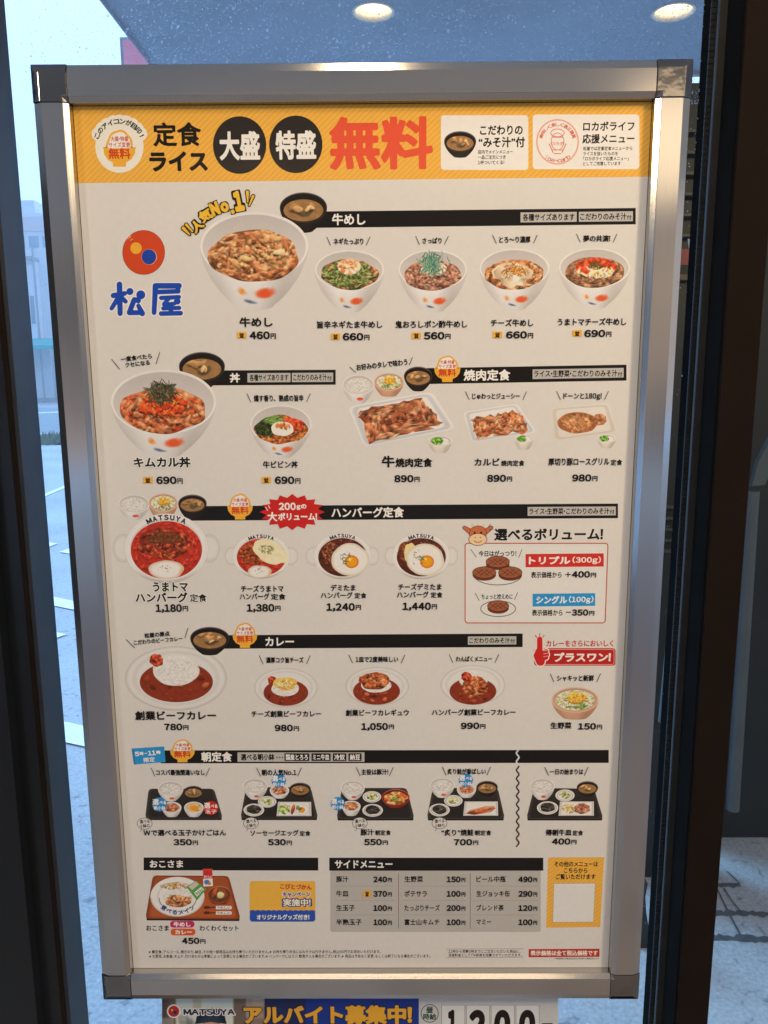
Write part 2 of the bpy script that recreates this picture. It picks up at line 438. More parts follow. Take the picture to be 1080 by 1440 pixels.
def polar(name, parent, cx, cy, pts, colfn, layer, rings=None, build=True, acc=None):
    """star-shaped printed patch: outline pts about (cx, cy), colour per point"""
    p = np.asarray(pts, float); n = len(p)
    ext = np.abs(p - [cx, cy]).max()
    rings = rings or int(np.clip(ext * 0.9, 3, 46))
    f = np.linspace(1, 0, rings + 1)[:-1]
    V = np.vstack([(p - [cx, cy]) * k + [cx, cy] for k in f] + [[[cx, cy]]]); rr = np.concatenate([np.full(n, k) for k in f] + [[0]])
    idx = []; cnt = []
    i = np.arange(n); i2 = (i + 1) % n
    for k in range(rings - 1):
        idx.append(np.stack([k * n + i, k * n + i2, (k + 1) * n + i2, (k + 1) * n + i], 1).ravel()); cnt += [4] * n
    idx.append(np.stack([(rings - 1) * n + i, (rings - 1) * n + i2, np.full(n, rings * n)], 1).ravel()); cnt += [3] * n
    c = colfn(V[:, 0], V[:, 1], rr) if callable(colfn) else np.broadcast_to(np.array(colfn, float), (len(V), 3))
    a = acc or Acc(); a.add(P(V[:, 0], V[:, 1], layer, BASE), cnt, ink(np.clip(c, 2, 250)), np.concatenate(idx))
    return a if acc or not build else a.build(name, parent)
def wob(cx, cy, rx, ry, amp, seed, n=96, rot=0.0, k=9):
    g = np.random.default_rng(seed); t = np.arange(n) * 2 * math.pi / n
    w = sum(g.normal() / (j ** 0.6) * np.cos(j * t + g.random() * 6.3) for j in range(2, k)) * amp
    x, y = rx * (1 + w) * np.cos(t), ry * (1 + w) * np.sin(t); c, s = math.cos(rot), math.sin(rot)
    return np.stack([cx + x * c - y * s, cy + x * s + y * c], 1)
def sstep(a, b, x):
    t = np.clip((x - a) / (b - a), 0, 1); return t * t * (3 - 2 * t)
def mixc(a, b, k): return np.asarray(a, float) * (1 - k[:, None]) + np.asarray(b, float) * k[:, None]

def strands(name, parent, n, gen, cols, w, layer, seed, curve=0.5):
    """thin printed shreds: each a short bent ribbon"""
    g = np.random.default_rng(seed); a = Acc()
    for k in range(n):
        x, y, an, ln = gen(g); c = np.array(cols[g.integers(len(cols))], float) * (0.85 + 0.3 * g.random()); b = g.normal() * curve
        p = []
        for q in range(5):
            t = q / 4 - 0.5; p.append((x + math.cos(an + b * t) * ln * t, y + math.sin(an + b * t) * ln * t))
        for o, cc, l in ((0.45, c * 0.35, 0), (0, c, 0.5)):
            pp = np.array(p) + [0, o]; d = np.gradient(pp, axis=0); d /= np.linalg.norm(d, axis=1)[:, None] + 1e-9; nn = np.stack([d[:, 1], -d[:, 0]], 1) * w / 2 * np.array([.5, 1, 1, 1, .5])[:, None]
            V = np.vstack([pp + nn, pp - nn]); idx = np.array([[i, i + 1, 6 + i, 5 + i] for i in range(4)]).ravel()
            a.add(P(V[:, 0], V[:, 1], layer + l + k * 1.2 / n, BASE), [4] * 4, ink(cc), idx)
    return a.build(name, parent)

# ------------------------------------------------------------------ the setting
import bmesh
def bm_obj(name, bm, mat, parent=None, bevel=0.0, smooth=False):
    bmesh.ops.recalc_face_normals(bm, faces=bm.faces[:])
    if parent is not None: bmesh.ops.translate(bm, verts=bm.verts[:], vec=-Vector(root_loc(parent)))
    me = bpy.data.meshes.new(name); bm.to_mesh(me); bm.free(); me.materials.append(mat)
    if smooth: me.polygons.foreach_set('use_smooth', [True] * len(me.polygons))
    o = bpy.data.objects.new(name, me); COL.objects.link(o)
    if parent is not None: o.parent = parent
    if bevel:
        md = o.modifiers.new('bevel', 'BEVEL'); md.width = bevel; md.segments = 2; md.limit_method = 'ANGLE'; md.angle_limit = R_(25)
    return o
def box(bm, x0, x1, y0, y1, z0, z1, M=None):
    v = [bm.verts.new((x, y, z)) for x in (x0, x1) for y in (y0, y1) for z in (z0, z1)]
    if M is not None:
        for q in v: q.co = M @ q.co
    for f in ((0, 1, 3, 2), (4, 6, 7, 5), (0, 4, 5, 1), (2, 3, 7, 6), (0, 2, 6, 4), (1, 5, 7, 3)): bm.faces.new([v[k] for k in f])
def boxes(name, lst, mat, parent=None, bevel=0.0, M=None):
    bm = bmesh.new()
    for b in lst: box(bm, *b, M=M)
    return bm_obj(name, bm, mat, parent, bevel)
def face(bm, pts): return bm.faces.new([bm.verts.new(p) for p in pts])

# ground: fine grey asphalt with pale grit
m, t, b = new_mat('gritty_asphalt')
co = node(t, 'ShaderNodeTexCoord'); vo = node(t, 'ShaderNodeTexVoronoi', Scale=42.0); no = node(t, 'ShaderNodeTexNoise', Scale=90.0, Detail=6.0); no2 = node(t, 'ShaderNodeTexNoise', Scale=1.1, Detail=4.0)
for q in (vo, no, no2): t.links.new(co.outputs['Object'], q.inputs['Vector'])
r1 = node(t, 'ShaderNodeValToRGB'); r1.color_ramp.elements[0].position = 0.30; r1.color_ramp.elements[0].color = (0.34, 0.34, 0.34, 1); r1.color_ramp.elements[1].position = 0.72; r1.color_ramp.elements[1].color = (0.50, 0.49, 0.48, 1)
t.links.new(no.outputs['Fac'], r1.inputs[0])
r2 = node(t, 'ShaderNodeValToRGB'); r2.color_ramp.elements[0].position = 0.0; r2.color_ramp.elements[0].color = (1.9, 1.8, 1.7, 1); r2.color_ramp.elements[1].position = 0.13; r2.color_ramp.elements[1].color = (1, 1, 1, 1)
e = r2.color_ramp.elements.new(0.8); e.color = (0.92, 0.92, 0.92, 1); e = r2.color_ramp.elements.new(0.97); e.color = (0.55, 0.55, 0.57, 1)
t.links.new(vo.outputs['Distance'], r2.inputs[0])
vo.inputs['Randomness'].default_value = 1.0
r3 = node(t, 'ShaderNodeMapRange'); r3.inputs[1].default_value = 0.3; r3.inputs[2].default_value = 0.7; r3.inputs[3].default_value = 0.85; r3.inputs[4].default_value = 1.1
t.links.new(no2.outputs['Fac'], r3.inputs[0])
m1 = node(t, 'ShaderNodeMix', data_type='RGBA', blend_type='MULTIPLY'); m1.inputs[0].default_value = 1.0
m2 = node(t, 'ShaderNodeMix', data_type='RGBA', blend_type='MULTIPLY'); m2.inputs[0].default_value = 1.0
t.links.new(r1.outputs[0], m1.inputs[6]); t.links.new(r2.outputs[0], m1.inputs[7]); t.links.new(m1.outputs[2], m2.inputs[6]); t.links.new(r3.outputs[0], m2.inputs[7])
t.links.new(m2.outputs[2], b.inputs['Base Color']); b.inputs['Roughness'].default_value = 0.8
bp = node(t, 'ShaderNodeBump', Strength=0.35, Distance=0.003); t.links.new(no.outputs['Fac'], bp.inputs['Height']); t.links.new(bp.outputs[0], b.inputs['Normal'])
ASPH = m
bm = bmesh.new(); face(bm, [(-60, -13, 0), (60, -13, 0), (60, 68, 0), (-60, 68, 0)])
tag(bm_obj('pavement', bm, ASPH), kind='structure')
ROAD = simple_mat('road_asphalt', (0.22, 0.225, 0.23), 0.85, var=0.2, scale=3.0)
bm = bmesh.new(); face(bm, [(-60, 19.2, 0.004), (60, 19.2, 0.004), (60, 41, 0.004), (-60, 41, 0.004)])
tag(bm_obj('road', bm, ROAD), kind='structure')
PAINT = simple_mat('road_paint', (0.8, 0.8, 0.78), 0.7, var=0.1, scale=20)
def ground_quad(bm, pts, z=0.008):
    q = at_z(np.array([p[0] for p in pts]), np.array([p[1] for p in pts]), z); face(bm, [tuple(v) for v in q])
bm = bmesh.new()
ground_quad(bm, [(60, 1008), (180, 1034), (181, 1063), (60, 1036.5)])
ground_quad(bm, [(40, 831.5), (150, 855), (150, 867), (40, 844)])
ground_quad(bm, [(40, 880), (93, 892), (40, 911)])
ground_quad(bm, [(40, 759), (81, 764), (40, 781)])
ground_quad(bm, [(83, 776), (150, 753), (150, 787)])
ground_quad(bm, [(40, 704), (110, 675), (110, 678), (40, 708)])
ground_quad(bm, [(30, 581), (130, 577), (130, 578), (30, 582)])
tag(bm_obj('road_markings', bm, PAINT), kind='structure')
JOINT = simple_mat('damp_joint', (0.085, 0.085, 0.09), 0.7, var=0.3, scale=25)
bm = bmesh.new()
rj = random.Random(4)
def ground_path(pts, w, z=0.0015):
    p = np.array([at_z(x, y, z) for x, y in pts]); d = np.gradient(p, axis=0); d /= np.linalg.norm(d, axis=1)[:, None] + 1e-9
    wv = np.array([rj.uniform(.55, 1.35) for _ in p])[:, None]; nn = np.stack([d[:, 1], -d[:, 0], 0 * d[:, 0]], 1) * w / 2 * wv; A = p + nn; B = p - nn
    for k in range(len(p) - 1): face(bm, [tuple(A[k]), tuple(A[k + 1]), tuple(B[k + 1]), tuple(B[k])])
def jag(x0, y0, x1, y1, n, a): return [(x0 + (x1 - x0) * k / n + rj.uniform(-a, a), y0 + (y1 - y0) * k / n + rj.uniform(-a, a)) for k in range(n + 1)]
ground_path(jag(940, 1247, 1040, 1244, 18, .9), 0.02); ground_path([(1041, 1243), (1034, 1236), (1022, 1225)], 0.006, 0.002)
ground_path(jag(940, 1283, 1140, 1286, 40, 1.1), 0.02); ground_path(jag(930, 1314, 1140, 1324, 40, 1.2), 0.024)
ground_path([(1008, 1249), (1025, 1284), (1042, 1316)], 0.005, 0.0025); ground_path([(1018, 1249), (1030, 1268), (1044, 1284)], 0.005, 0.003)
tag(bm_obj('pavement_joints', bm, JOINT), kind='structure')
FLOOR = simple_mat('dark_floor_tile', (0.27, 0.20, 0.145), 0.5, var=0.25, scale=6)
bm = bmesh.new(); face(bm, [(-4, -14, 0.02), (14, -14, 0.02), (14, 0.0, 0.02), (-4, 0.0, 0.02)]); face(bm, [(-14, -3.2, 0.02), (-4, -3.2, 0.02), (-4, 0.0, 0.02), (-14, 0.0, 0.02)]); tag(bm_obj('floor', bm, FLOOR), kind='structure')
CEIL = simple_mat('ceiling_paint', (0.82, 0.79, 0.74), 0.8, var=0.05)
tag(boxes('wall', [(-4.1, -4.0, -3.2, -0.1, 0.02, 2.6)], simple_mat('dark_wall_panel', (0.035, 0.028, 0.024), 0.6)), kind='structure')  # unseen side wall, added to keep the frame's left bevel dark
tag(boxes('ceiling', [(-4, 4, -5, 0.05, 2.6, 2.85)], CEIL), kind='structure')

# canopy over the pavement with two recessed downlights
SOFF = simple_mat('canopy_board', (0.38, 0.41, 0.48), 0.6, var=0.12, scale=2.5)
ZS = 2.6
lights = [(-0.012, 1.618, 0.057), (0.871, 1.635, 0.057)]
CX0, CX1, CY0, CY1 = -0.771, 4.0, 0.055, 2.085
can = thing('canopy', (CX0, CY0, ZS), 'flat grey canopy over the pavement outside the window, with two lit downlights', 'canopy')
bm = bmesh.new()
ly0, ly1, hw = 1.45, 1.80, 0.16
xs = [CX0] + [v for l in lights for v in (l[0] - hw, l[0] + hw)] + [CX1]
for k in range(len(xs) - 1):
    for ya, yb in ((CY0, ly0), (ly0, ly1), (ly1, CY1)):
        if k in (1, 3) and ya == ly0:
            lx, ly, lr = lights[(k - 1) // 2]; n = 40
            cs = [(lx + lr * math.cos(2 * math.pi * q / n), ly + lr * math.sin(2 * math.pi * q / n)) for q in range(n)]
            def sq(x, y):
                dx, dy = x - lx, y - ly
                s = min((xs[k + 1] - lx) / abs(dx) if dx else 1e9, ((yb - ly) if dy > 0 else (ly - ya)) / abs(dy) if dy else 1e9)
                return (lx + dx * s, ly + dy * s)
            out = [sq(*c) for c in cs]
            for q in range(n):
                q2 = (q + 1) % n
                pts = [(*cs[q], ZS), (*cs[q2], ZS), (*out[q2], ZS), (*out[q], ZS)]
                if abs(out[q][0] - out[q2][0]) > 1e-5 and abs(out[q][1] - out[q2][1]) > 1e-5:
                    cx_ = xs[k + 1] if max(out[q][0], out[q2][0]) > lx else xs[k]
                    cy_ = yb if max(out[q][1], out[q2][1]) > ly else ya
                    pts = pts[:3] + [(cx_, cy_, ZS)] + pts[3:]
                face(bm, pts)
        else: face(bm, [(xs[k], ya, ZS), (xs[k + 1], ya, ZS), (xs[k + 1], yb, ZS), (xs[k], yb, ZS)])
bm_obj('soffit', bm, SOFF, can)
boxes('fascia', [(CX0 - 0.004, CX0, CY0, CY1, ZS - 0.012, ZS + 0.3), (CX0, CX1, CY1, CY1 + 0.02, ZS - 0.012, ZS + 0.3), (CX0, CX1, CY0, CY1, ZS + 0.28, ZS + 0.3)], SOFF, can)
CONE = simple_mat('cream_reflector', (0.85, 0.78, 0.66), 0.35, var=0.03)
BULB, t, b = new_mat('lit_bulb'); b.inputs['Emission Color'].default_value = (1, 0.86, 0.66, 1); b.inputs['Emission Strength'].default_value = 5.0
for k, (lx, ly, lr) in enumerate(lights):
    d = thing('downlight', (lx, ly, ZS), ('lit cream downlight recessed in the canopy above the middle of the menu board', 'lit cream downlight recessed in the canopy beside the dark window post')[k], 'ceiling light', 'lit downlights in the canopy')
    bm = bmesh.new(); n = 40
    def lathe(bm, prof):
        rings_ = [[bm.verts.new((lx + r * math.cos(2 * math.pi * q / n), ly + r * math.sin(2 * math.pi * q / n), z)) for q in range(n)] for r, z in prof]
        for a_, b_ in zip(rings_, rings_[1:]):
            for q in range(n): bm.faces.new([a_[q], a_[(q + 1) % n], b_[(q + 1) % n], b_[q]])
        return rings_
    lathe(bm, [(lr + 0.006, ZS - 0.0005), (lr + 0.004, ZS - 0.003), (lr - 0.001, ZS - 0.002), (lr - 0.004, ZS + 0.012), (lr - 0.010, ZS + 0.045)])
    bm_obj('reflector', bm, CONE, d, smooth=True)
    bm = bmesh.new(); rr_ = lathe(bm, [(lr - 0.011, ZS + 0.044), (lr - 0.03, ZS + 0.036), (0.004, ZS + 0.033)]); bm.faces.new(rr_[-1])
    bm_obj('bulb', bm, BULB, d, smooth=True)

# window posts
POST = simple_mat('dark_bronze_aluminium', (0.011, 0.0065, 0.005), 0.65, metal=0.0, var=0.15, scale=12, spec=0.03)
POSTB = simple_mat('black_anodised_aluminium', (0.005, 0.006, 0.008), 0.25, var=0.2, scale=20, spec=0.4)
JAMB = simple_mat('grey_anodised_jamb', (0.018, 0.020, 0.025), 0.45, metal=0.0, var=0.25, scale=25, spec=0.3)
JAMBD = simple_mat('dark_jamb', (0.005, 0.0055, 0.006), 0.8, var=0.2, scale=25, spec=0.0)
RUB = simple_mat('black_rubber', (0.02, 0.02, 0.022), 0.55, var=0.2, scale=40)
ZB, ZT = 0.02, 2.6
lp = thing('window_post', (-0.42, 0, ZB), 'broad black window post at the edge of the pane beside the street view', 'window post')
boxes('post_body', [(-0.62, -0.412, -0.03, 0.09, ZB, ZT)], POSTB, lp, 0.001)
boxes('post_step', [(-0.412, -0.3865, -0.012, 0.042, ZB, ZT)], POSTB, lp, 0.001)
boxes('trim_strip', [(-0.3865, -0.381, -0.021, 0.01, ZB, ZT)], POST, lp, 0.0008)
boxes('jamb', [(-0.381, -0.376, -0.019, 0.032, ZB, ZT)], JAMB, lp, 0.0008)
rp = thing('window_post', (0.41, 0, ZB), 'slim dark brown window post between the menu board pane and the narrow pane', 'window post')
boxes('post_body', [(0.391, 0.4305, 0.0, 0.105, ZB, ZT)], POST, rp, 0.001)
boxes('jamb', [(0.3885, 0.3908, 0.004, 0.042, ZB, ZT), (0.386, 0.3908, 0.052, 0.104, ZB, ZT)], JAMBD, rp, 0.0004)
boxes('glazing_seal', [(0.380, 0.3908, 0.0425, 0.0485, ZB, ZT)], RUB, rp, 0.001)
bm = bmesh.new(); box(bm, 0.378, 0.3857, 0.0576, 0.059, 0.6, 2.62)
for k in range(330): box(bm, 0.3765, 0.3855, 0.056, 0.0575, 0.6 + k * 0.0062, 0.6 + k * 0.0062 + 0.0050)
bm_obj('pile_strip', bm, RUB, rp)

# glazing: clean clear glass, and the grime specks lying on its outer face
GLASS, t, b = new_mat('clear_glass'); t.nodes.remove(b)
tr = node(t, 'ShaderNodeBsdfTransparent'); tr.inputs[0].default_value = (0.95, 0.97, 0.97, 1)
t.links.new(tr.outputs[0], t.nodes['Material Output'].inputs['Surface'])
tag(boxes('window_pane', [(-0.386, 0.381, 0.0435, 0.0475, ZB, ZT)], GLASS), 'clear speckled window pane behind the framed menu board', 'window pane')
tag(boxes('window_pane', [(0.4305, 1.6, 0.0435, 0.0475, ZB, ZT)], GLASS), 'clear window pane beyond the slim brown post, over the cracked pavement', 'window pane')
SPECK, t, b = new_mat('dried_water_specks'); t.nodes.remove(b)
trl = node(t, 'ShaderNodeBsdfTranslucent'); trl.inputs[0].default_value = (0.62, 0.66, 0.7, 1); dfs = node(t, 'ShaderNodeBsdfDiffuse'); dfs.inputs[0].default_value = (0.6, 0.6, 0.6, 1); tr = node(t, 'ShaderNodeBsdfTransparent')
m1 = node(t, 'ShaderNodeMixShader'); m1.inputs[0].default_value = 0.05; t.links.new(trl.outputs[0], m1.inputs[1]); t.links.new(dfs.outputs[0], m1.inputs[2])
m2 = node(t, 'ShaderNodeMixShader'); m2.inputs[0].default_value = 0.55; t.links.new(tr.outputs[0], m2.inputs[1]); t.links.new(m1.outputs[0], m2.inputs[2]); t.links.new(m2.outputs[0], t.nodes['Material Output'].inputs['Surface'])
V = []; idx = []; cnt = []
gs = np.random.default_rng(11)
for k in range(46000):
    x = gs.uniform(-0.37, 0.366)
    z = 2.02 - abs(gs.normal()) * 0.13 if gs.random() < 0.25 else 1.84 + 0.26 * gs.random() ** 1.6
    if gs.random() > 0.45 + 0.55 * (0.5 + 0.5 * math.sin(x * 23 + 2 * math.sin(z * 31))): continue
    if k % 14 == 0: z = gs.uniform(0.6, 1.9)
    if x < -0.26 and gs.random() < 0.7: continue
    s = 0.00022 + 0.00055 * gs.random() ** 2.5 + (0.0012 * gs.random() if gs.random() < 0.03 else 0)
    n = 6; a0 = gs.random() * 6.3; sq_ = 0.7 + 0.6 * gs.random(); base = len(V)
    for q in range(n): V.append((x + s * math.cos(a0 + q * 1.047) * (0.8 + 0.4 * gs.random()), 0.0482, z + s * sq_ * math.sin(a0 + q * 1.047) * (0.8 + 0.4 * gs.random())))
    idx += list(range(base, base + n)); cnt.append(n)
tag(mesh_obj('dust', V, idx, cnt, SPECK), 'dried water spots and dust on the window glass', 'dust', kind='stuff')

# outdoors, seen past the frame
DARK = simple_mat('dark_painted_steel', (0.010, 0.012, 0.012), 0.5, var=0.25, scale=5)
DARK2 = simple_mat('grey_green_steel', (0.045, 0.052, 0.046), 0.45, var=0.2, scale=8)
ang = 0.0
O = Vector((0.83, 1.292, 0)); MX = Matrix.Translation(O) @ Matrix.Rotation(ang, 4, 'Z')
cab = thing('louvred_screen', (0.83, 1.292, 0), 'tall dark louvred steel screen standing under the canopy behind the slim post', 'screen')
HT = 2.30
boxes('screen_body', [(-0.10, 0.17, 0.03, 0.12, 0.0, HT), (0.17, 2.6, 0.24, 0.33, 0.0, HT)], DARK, cab, 0.003, M=MX)
boxes('louvre', [(-0.10, 0.17, 0.0, 0.03, 2.17 - k * 0.052, 2.178 - k * 0.052) for k in range(6)], DARK2, cab, 0.001, M=MX)
boxes('shelf_bar', [(-0.10, 0.14, 0.005, 0.03, 1.175 - k * 0.032, 1.182 - k * 0.032) for k in range(5)], DARK2, cab, 0.001, M=MX)
BROWN = simple_mat('brown_strip', (0.13, 0.085, 0.06), 0.5)
boxes('cross_strip', [(-0.10, 0.17, 0.006, 0.029, 1.80, 1.815)], BROWN, cab, 0.001, M=MX)
PALE = simple_mat('pale_grey_pipe', (0.085, 0.10, 0.105), 0.45, var=0.15, scale=6)
def pole(name, parent, a, c, r, mat, n=14):
    bm = bmesh.new(); a = Vector(a); c = Vector(c); d = c - a
    bmesh.ops.create_cone(bm, cap_ends=True, segments=n, radius1=r, radius2=r, depth=d.length, matrix=Matrix.Translation((a + c) / 2) @ d.to_track_quat('Z', 'Y').to_matrix().to_4x4())
    return bm_obj(name, bm, mat, parent, smooth=False)
def onscreen(px, py, Y): return tuple(at_y(px, py, Y))
tag(pole('drain_pipe', None, onscreen(949, 822, 1.20), onscreen(930, 1015, 1.20), 0.009, PALE), 'thin pale pipe in front of the dark screen, left of the slim brown post', 'pipe')
dp = thing('down_pipe', onscreen(1030, 1138, 1.25), 'wide grey upright reflection, built solid, with a slanted bracket seen through the narrow pane', 'pipe')  # solid shapes added in place of a reflection in the pane
pole('pipe', dp, onscreen(1030, 1138, 1.25), onscreen(1058, 690, 1.25), 0.019, PALE, 20)
bm = bmesh.new(); q = [onscreen(*p, 1.22) for p in ((1057, 684), (1066, 650), (1092, 600), (1100, 628), (1076, 682))]
f0 = face(bm, q); ex = bmesh.ops.extrude_face_region(bm, geom=[f0]); bmesh.ops.translate(bm, verts=[v for v in ex['geom'] if isinstance(v, bmesh.types.BMVert)], vec=(0, 0.02, 0)); bm_obj('bracket', bm, PALE, dp, 0.001)
REDW = simple_mat('red_sticker', (0.32, 0.05, 0.045), 0.5); WHT = simple_mat('white_sticker', (0.6, 0.6, 0.58), 0.5)
st = thing('red_notice', onscreen(975, 372, 1.24), 'small red and white notice on the dark screen between frame and post', 'notice')
def slab(name, pts, Y, th, mat, parent):
    bm = bmesh.new(); f0 = face(bm, [onscreen(*p, Y) for p in pts]); ex = bmesh.ops.extrude_face_region(bm, geom=[f0]); bmesh.ops.translate(bm, verts=[v for v in ex['geom'] if isinstance(v, bmesh.types.BMVert)], vec=(0, th, 0)); return bm_obj(name, bm, mat, parent)
slab('backing', [(958, 350), (990, 350), (989, 372), (958, 372)], 1.24, 0.006, REDW, st)
slab('white_patch', [(968, 336), (988, 338), (986, 350), (970, 349)], 1.238, 0.006, WHT, st)
tag(slab('white_tag', [(970, 620), (964, 643), (957, 648), (955, 640)], 1.22, 0.004, WHT, None), 'tilted white tag hanging against the dark screen beside the frame', 'tag')
# curved black rubber bumper at the screen's foot
tag(slab('rubber_bumper', [(893, 1243), (911, 1243), (907.5, 1262), (909, 1285), (913, 1308), (921, 1332), (921, 1357), (909, 1354), (899, 1340), (893, 1310)], 1.02, 0.05, RUB, None), 'black curved rubber bumper behind the lower corner of the display frame', 'bumper')

# red street sign board on its pole
sg = thing('street_sign', (*at_y(225, 720, 7.0)[:2], 0), 'red square sign board with grey edge on a pole outside, above the frame corner', 'sign')
GREY = simple_mat('grey_sign_edge', (0.30, 0.33, 0.37), 0.5); REDS = simple_mat('red_sign_face', (0.92, 0.30, 0.38), 0.45, var=0.06, scale=2)
a = at_y(168, 52, 7.0); c = at_y(262, 120, 7.0)
boxes('sign_edge', [(a[0], c[0], 7.0, 7.12, c[2], a[2])], GREY, sg, 0.004)
a2 = at_y(172.5, 57, 6.99); c2 = at_y(257, 116, 6.99)
boxes('sign_face', [(a2[0], c2[0], 6.985, 6.999, c2[2], a2[2])], REDS, sg)
px_ = at_y(228, 720, 7.06); pole('sign_pole', sg, (px_[0], 7.06, 0), (px_[0], 7.06, c[2] + 0.1), 0.05, GREY)

# buildings across the road
YA, YB = 58.0, 50.0
WALLA = simple_mat('pale_render', (0.80, 0.79, 0.79), 0.8, var=0.08, scale=0.4); WALLB = simple_mat('white_siding', (0.86, 0.86, 0.87), 0.7, var=0.06, scale=0.5); WALLP = simple_mat('pinkish_render', (0.74, 0.62, 0.62), 0.8, var=0.06, scale=0.5)
WIN = simple_mat('window_glass_dull', (0.34, 0.40, 0.46), 0.25, var=0.3, scale=0.5); TEAL = simple_mat('teal_canvas', (0.05, 0.42, 0.40), 0.7, var=0.08, scale=1.0); SHUT = simple_mat('grey_shutter', (0.72, 0.74, 0.77), 0.6, var=0.08, scale=0.6); KERB = simple_mat('kerb_stone', (0.40, 0.40, 0.40), 0.85)
def zat(y, Y): return float(at_y(60, y, Y)[2])
def xat(x, Y): return float(at_y(x, 450, Y)[0])
ba = thing('apartment_building', (xat(30, YA), YA, 0), 'pale multi-storey building with bands of windows, farthest across the road', 'building')
boxes('wall', [(xat(-120, YA), xat(150, YA), YA, YA + 9, 0, zat(300, YA))], WALLA, ba)
boxes('penthouse', [(xat(-60, YA), xat(53, YA), YA + 1, YA + 7, zat(300, YA) + 0.002, zat(277, YA))], SHUT, ba)
boxes('wall_band', [(xat(-120, YA), xat(150, YA), YA - 0.06, YA - 0.002, zat(325, YA), zat(305, YA))], WALLP, ba)
for yy in (332, 372):
    for k in range(-4, 6): boxes('window', [(xat(31 + k * 19, YA), xat(44 + k * 19, YA), YA - 0.05, YA - 0.002, zat(yy + 16, YA), zat(yy, YA))], WIN, ba)
bb = thing('shop_building', (xat(40, YB), YB, 0), 'white two-storey shop with teal awning over a grey shutter across the road', 'building')
boxes('wall', [(xat(-90, YB), xat(53, YB), YB, YB + 6, zat(480, YB), zat(366, YB))], WALLB, bb)
boxes('wall_return', [(xat(53, YB) + 0.005, xat(140, YB), YB + 0.8, YB + 6, 0, zat(345, YB))], WALLA, bb)
boxes('roof_edge', [(xat(-90, YB), xat(54, YB), YB - 0.3, YB + 6.1, zat(366, YB) + 0.003, zat(361, YB))], KERB, bb)
for k in range(-3, 1):
    w = boxes('window', [(xat(39 + k * 30, YB), xat(50 + k * 30, YB), YB - 0.05, YB - 0.002, zat(455, YB), zat(416, YB))], WIN, bb)
    boxes('window_frame', [(xat(38.3 + k * 30, YB), xat(39 + k * 30, YB), YB - 0.08, YB - 0.052, zat(456, YB), zat(415, YB)), (xat(44.2 + k * 30, YB), xat(45 + k * 30, YB), YB - 0.08, YB - 0.052, zat(456, YB), zat(415, YB))], WALLB, w)
boxes('downpipe', [(xat(55, YB), xat(56.2, YB), YB - 0.3, YB - 0.1, 0, zat(350, YB))], KERB, bb)
bm = bmesh.new(); z0, z1 = zat(487, YB), zat(476, YB); x0, x1 = xat(-90, YB), xat(100, YB)
for p in ([(x0, YB - 1.6, z0), (x1, YB - 1.6, z0), (x1, YB - 0.1, z1), (x0, YB - 0.1, z1)], [(x0, YB - 1.6, z0), (x1, YB - 1.6, z0), (x1, YB - 1.6, z0 - 0.25), (x0, YB - 1.6, z0 - 0.25)]): face(bm, p)
bm_obj('awning', bm, TEAL, bb)
boxes('shutter', [(xat(-90, YB), xat(66, YB), YB + 0.1, YB + 0.3, 0.25, zat(488, YB))], SHUT, bb)
boxes('plinth', [(xat(-90, YB), xat(100, YB), YB - 0.1, YB + 0.09, 0, 0.3)], KERB, bb)
tag(boxes('kerb', [(-60, 60, 18.9, 19.2, 0, 0.14)], KERB), kind='structure')
GRASS = simple_mat('verge_grass', (0.16, 0.20, 0.12), 0.8, var=0.4, scale=2)
V = []; idx = []; cnt = []
for k in range(2600):
    x = gs.uniform(-14, -1); y = gs.uniform(17.2, 18.8); h_ = gs.uniform(0.05, 0.34) * (0.5 + 0.5 * math.sin(x * 2.1) ** 2); a_ = gs.random() * 6.3; w_ = 0.06; n0 = len(V)
    V += [(x - w_ * math.cos(a_), y - w_ * math.sin(a_), 0), (x + w_ * math.cos(a_), y + w_ * math.sin(a_), 0), (x + gs.normal() * 0.06, y + gs.normal() * 0.06, h_)]; idx += [n0, n0 + 1, n0 + 2]; cnt.append(3)
tag(mesh_obj('grass', V, idx, cnt, GRASS), 'low scrubby grass on the verge along the road', 'grass', kind='stuff')

# ------------------------------------------------------------------ the steel snap frame
m, t, b = new_mat('brushed_steel')
co = node(t, 'ShaderNodeTexCoord'); mp = node(t, 'ShaderNodeMapping'); t.links.new(co.outputs['Object'], mp.inputs[0])
n1 = node(t, 'ShaderNodeTexNoise', Scale=1.0, Detail=6.0); t.links.new(mp.outputs[0], n1.inputs['Vector'])
BR_MAP = mp
b.inputs['Metallic'].default_value = 1.0; b.inputs['Base Color'].default_value = (0.58, 0.56, 0.545, 1)
mr = node(t, 'ShaderNodeMapRange'); mr.inputs[3].default_value = 0.12; mr.inputs[4].default_value = 0.18; t.links.new(n1.outputs['Fac'], mr.inputs[0]); t.links.new(mr.outputs[0], b.inputs['Roughness'])
bp = node(t, 'ShaderNodeBump', Strength=0.04, Distance=0.0004); t.links.new(n1.outputs['Fac'], bp.inputs['Height']); t.links.new(bp.outputs[0], b.inputs['Normal'])
STEEL_V = m; mp.inputs['Scale'].default_value = (900, 900, 6)
STEEL_H = m.copy(); STEEL_H.name = 'brushed_steel_across'; STEEL_H.node_tree.nodes[mp.name].inputs['Scale'].default_value = (6, 900, 900)
m, t, b = new_mat('polished_chrome'); b.inputs['Metallic'].default_value = 1.0; b.inputs['Base Color'].default_value = (0.27, 0.255, 0.245, 1); b.inputs['Roughness'].default_value = 0.10
co = node(t, 'ShaderNodeTexCoord'); n1 = node(t, 'ShaderNodeTexNoise', Scale=38.0, Detail=3.0); t.links.new(co.outputs['Object'], n1.inputs['Vector'])
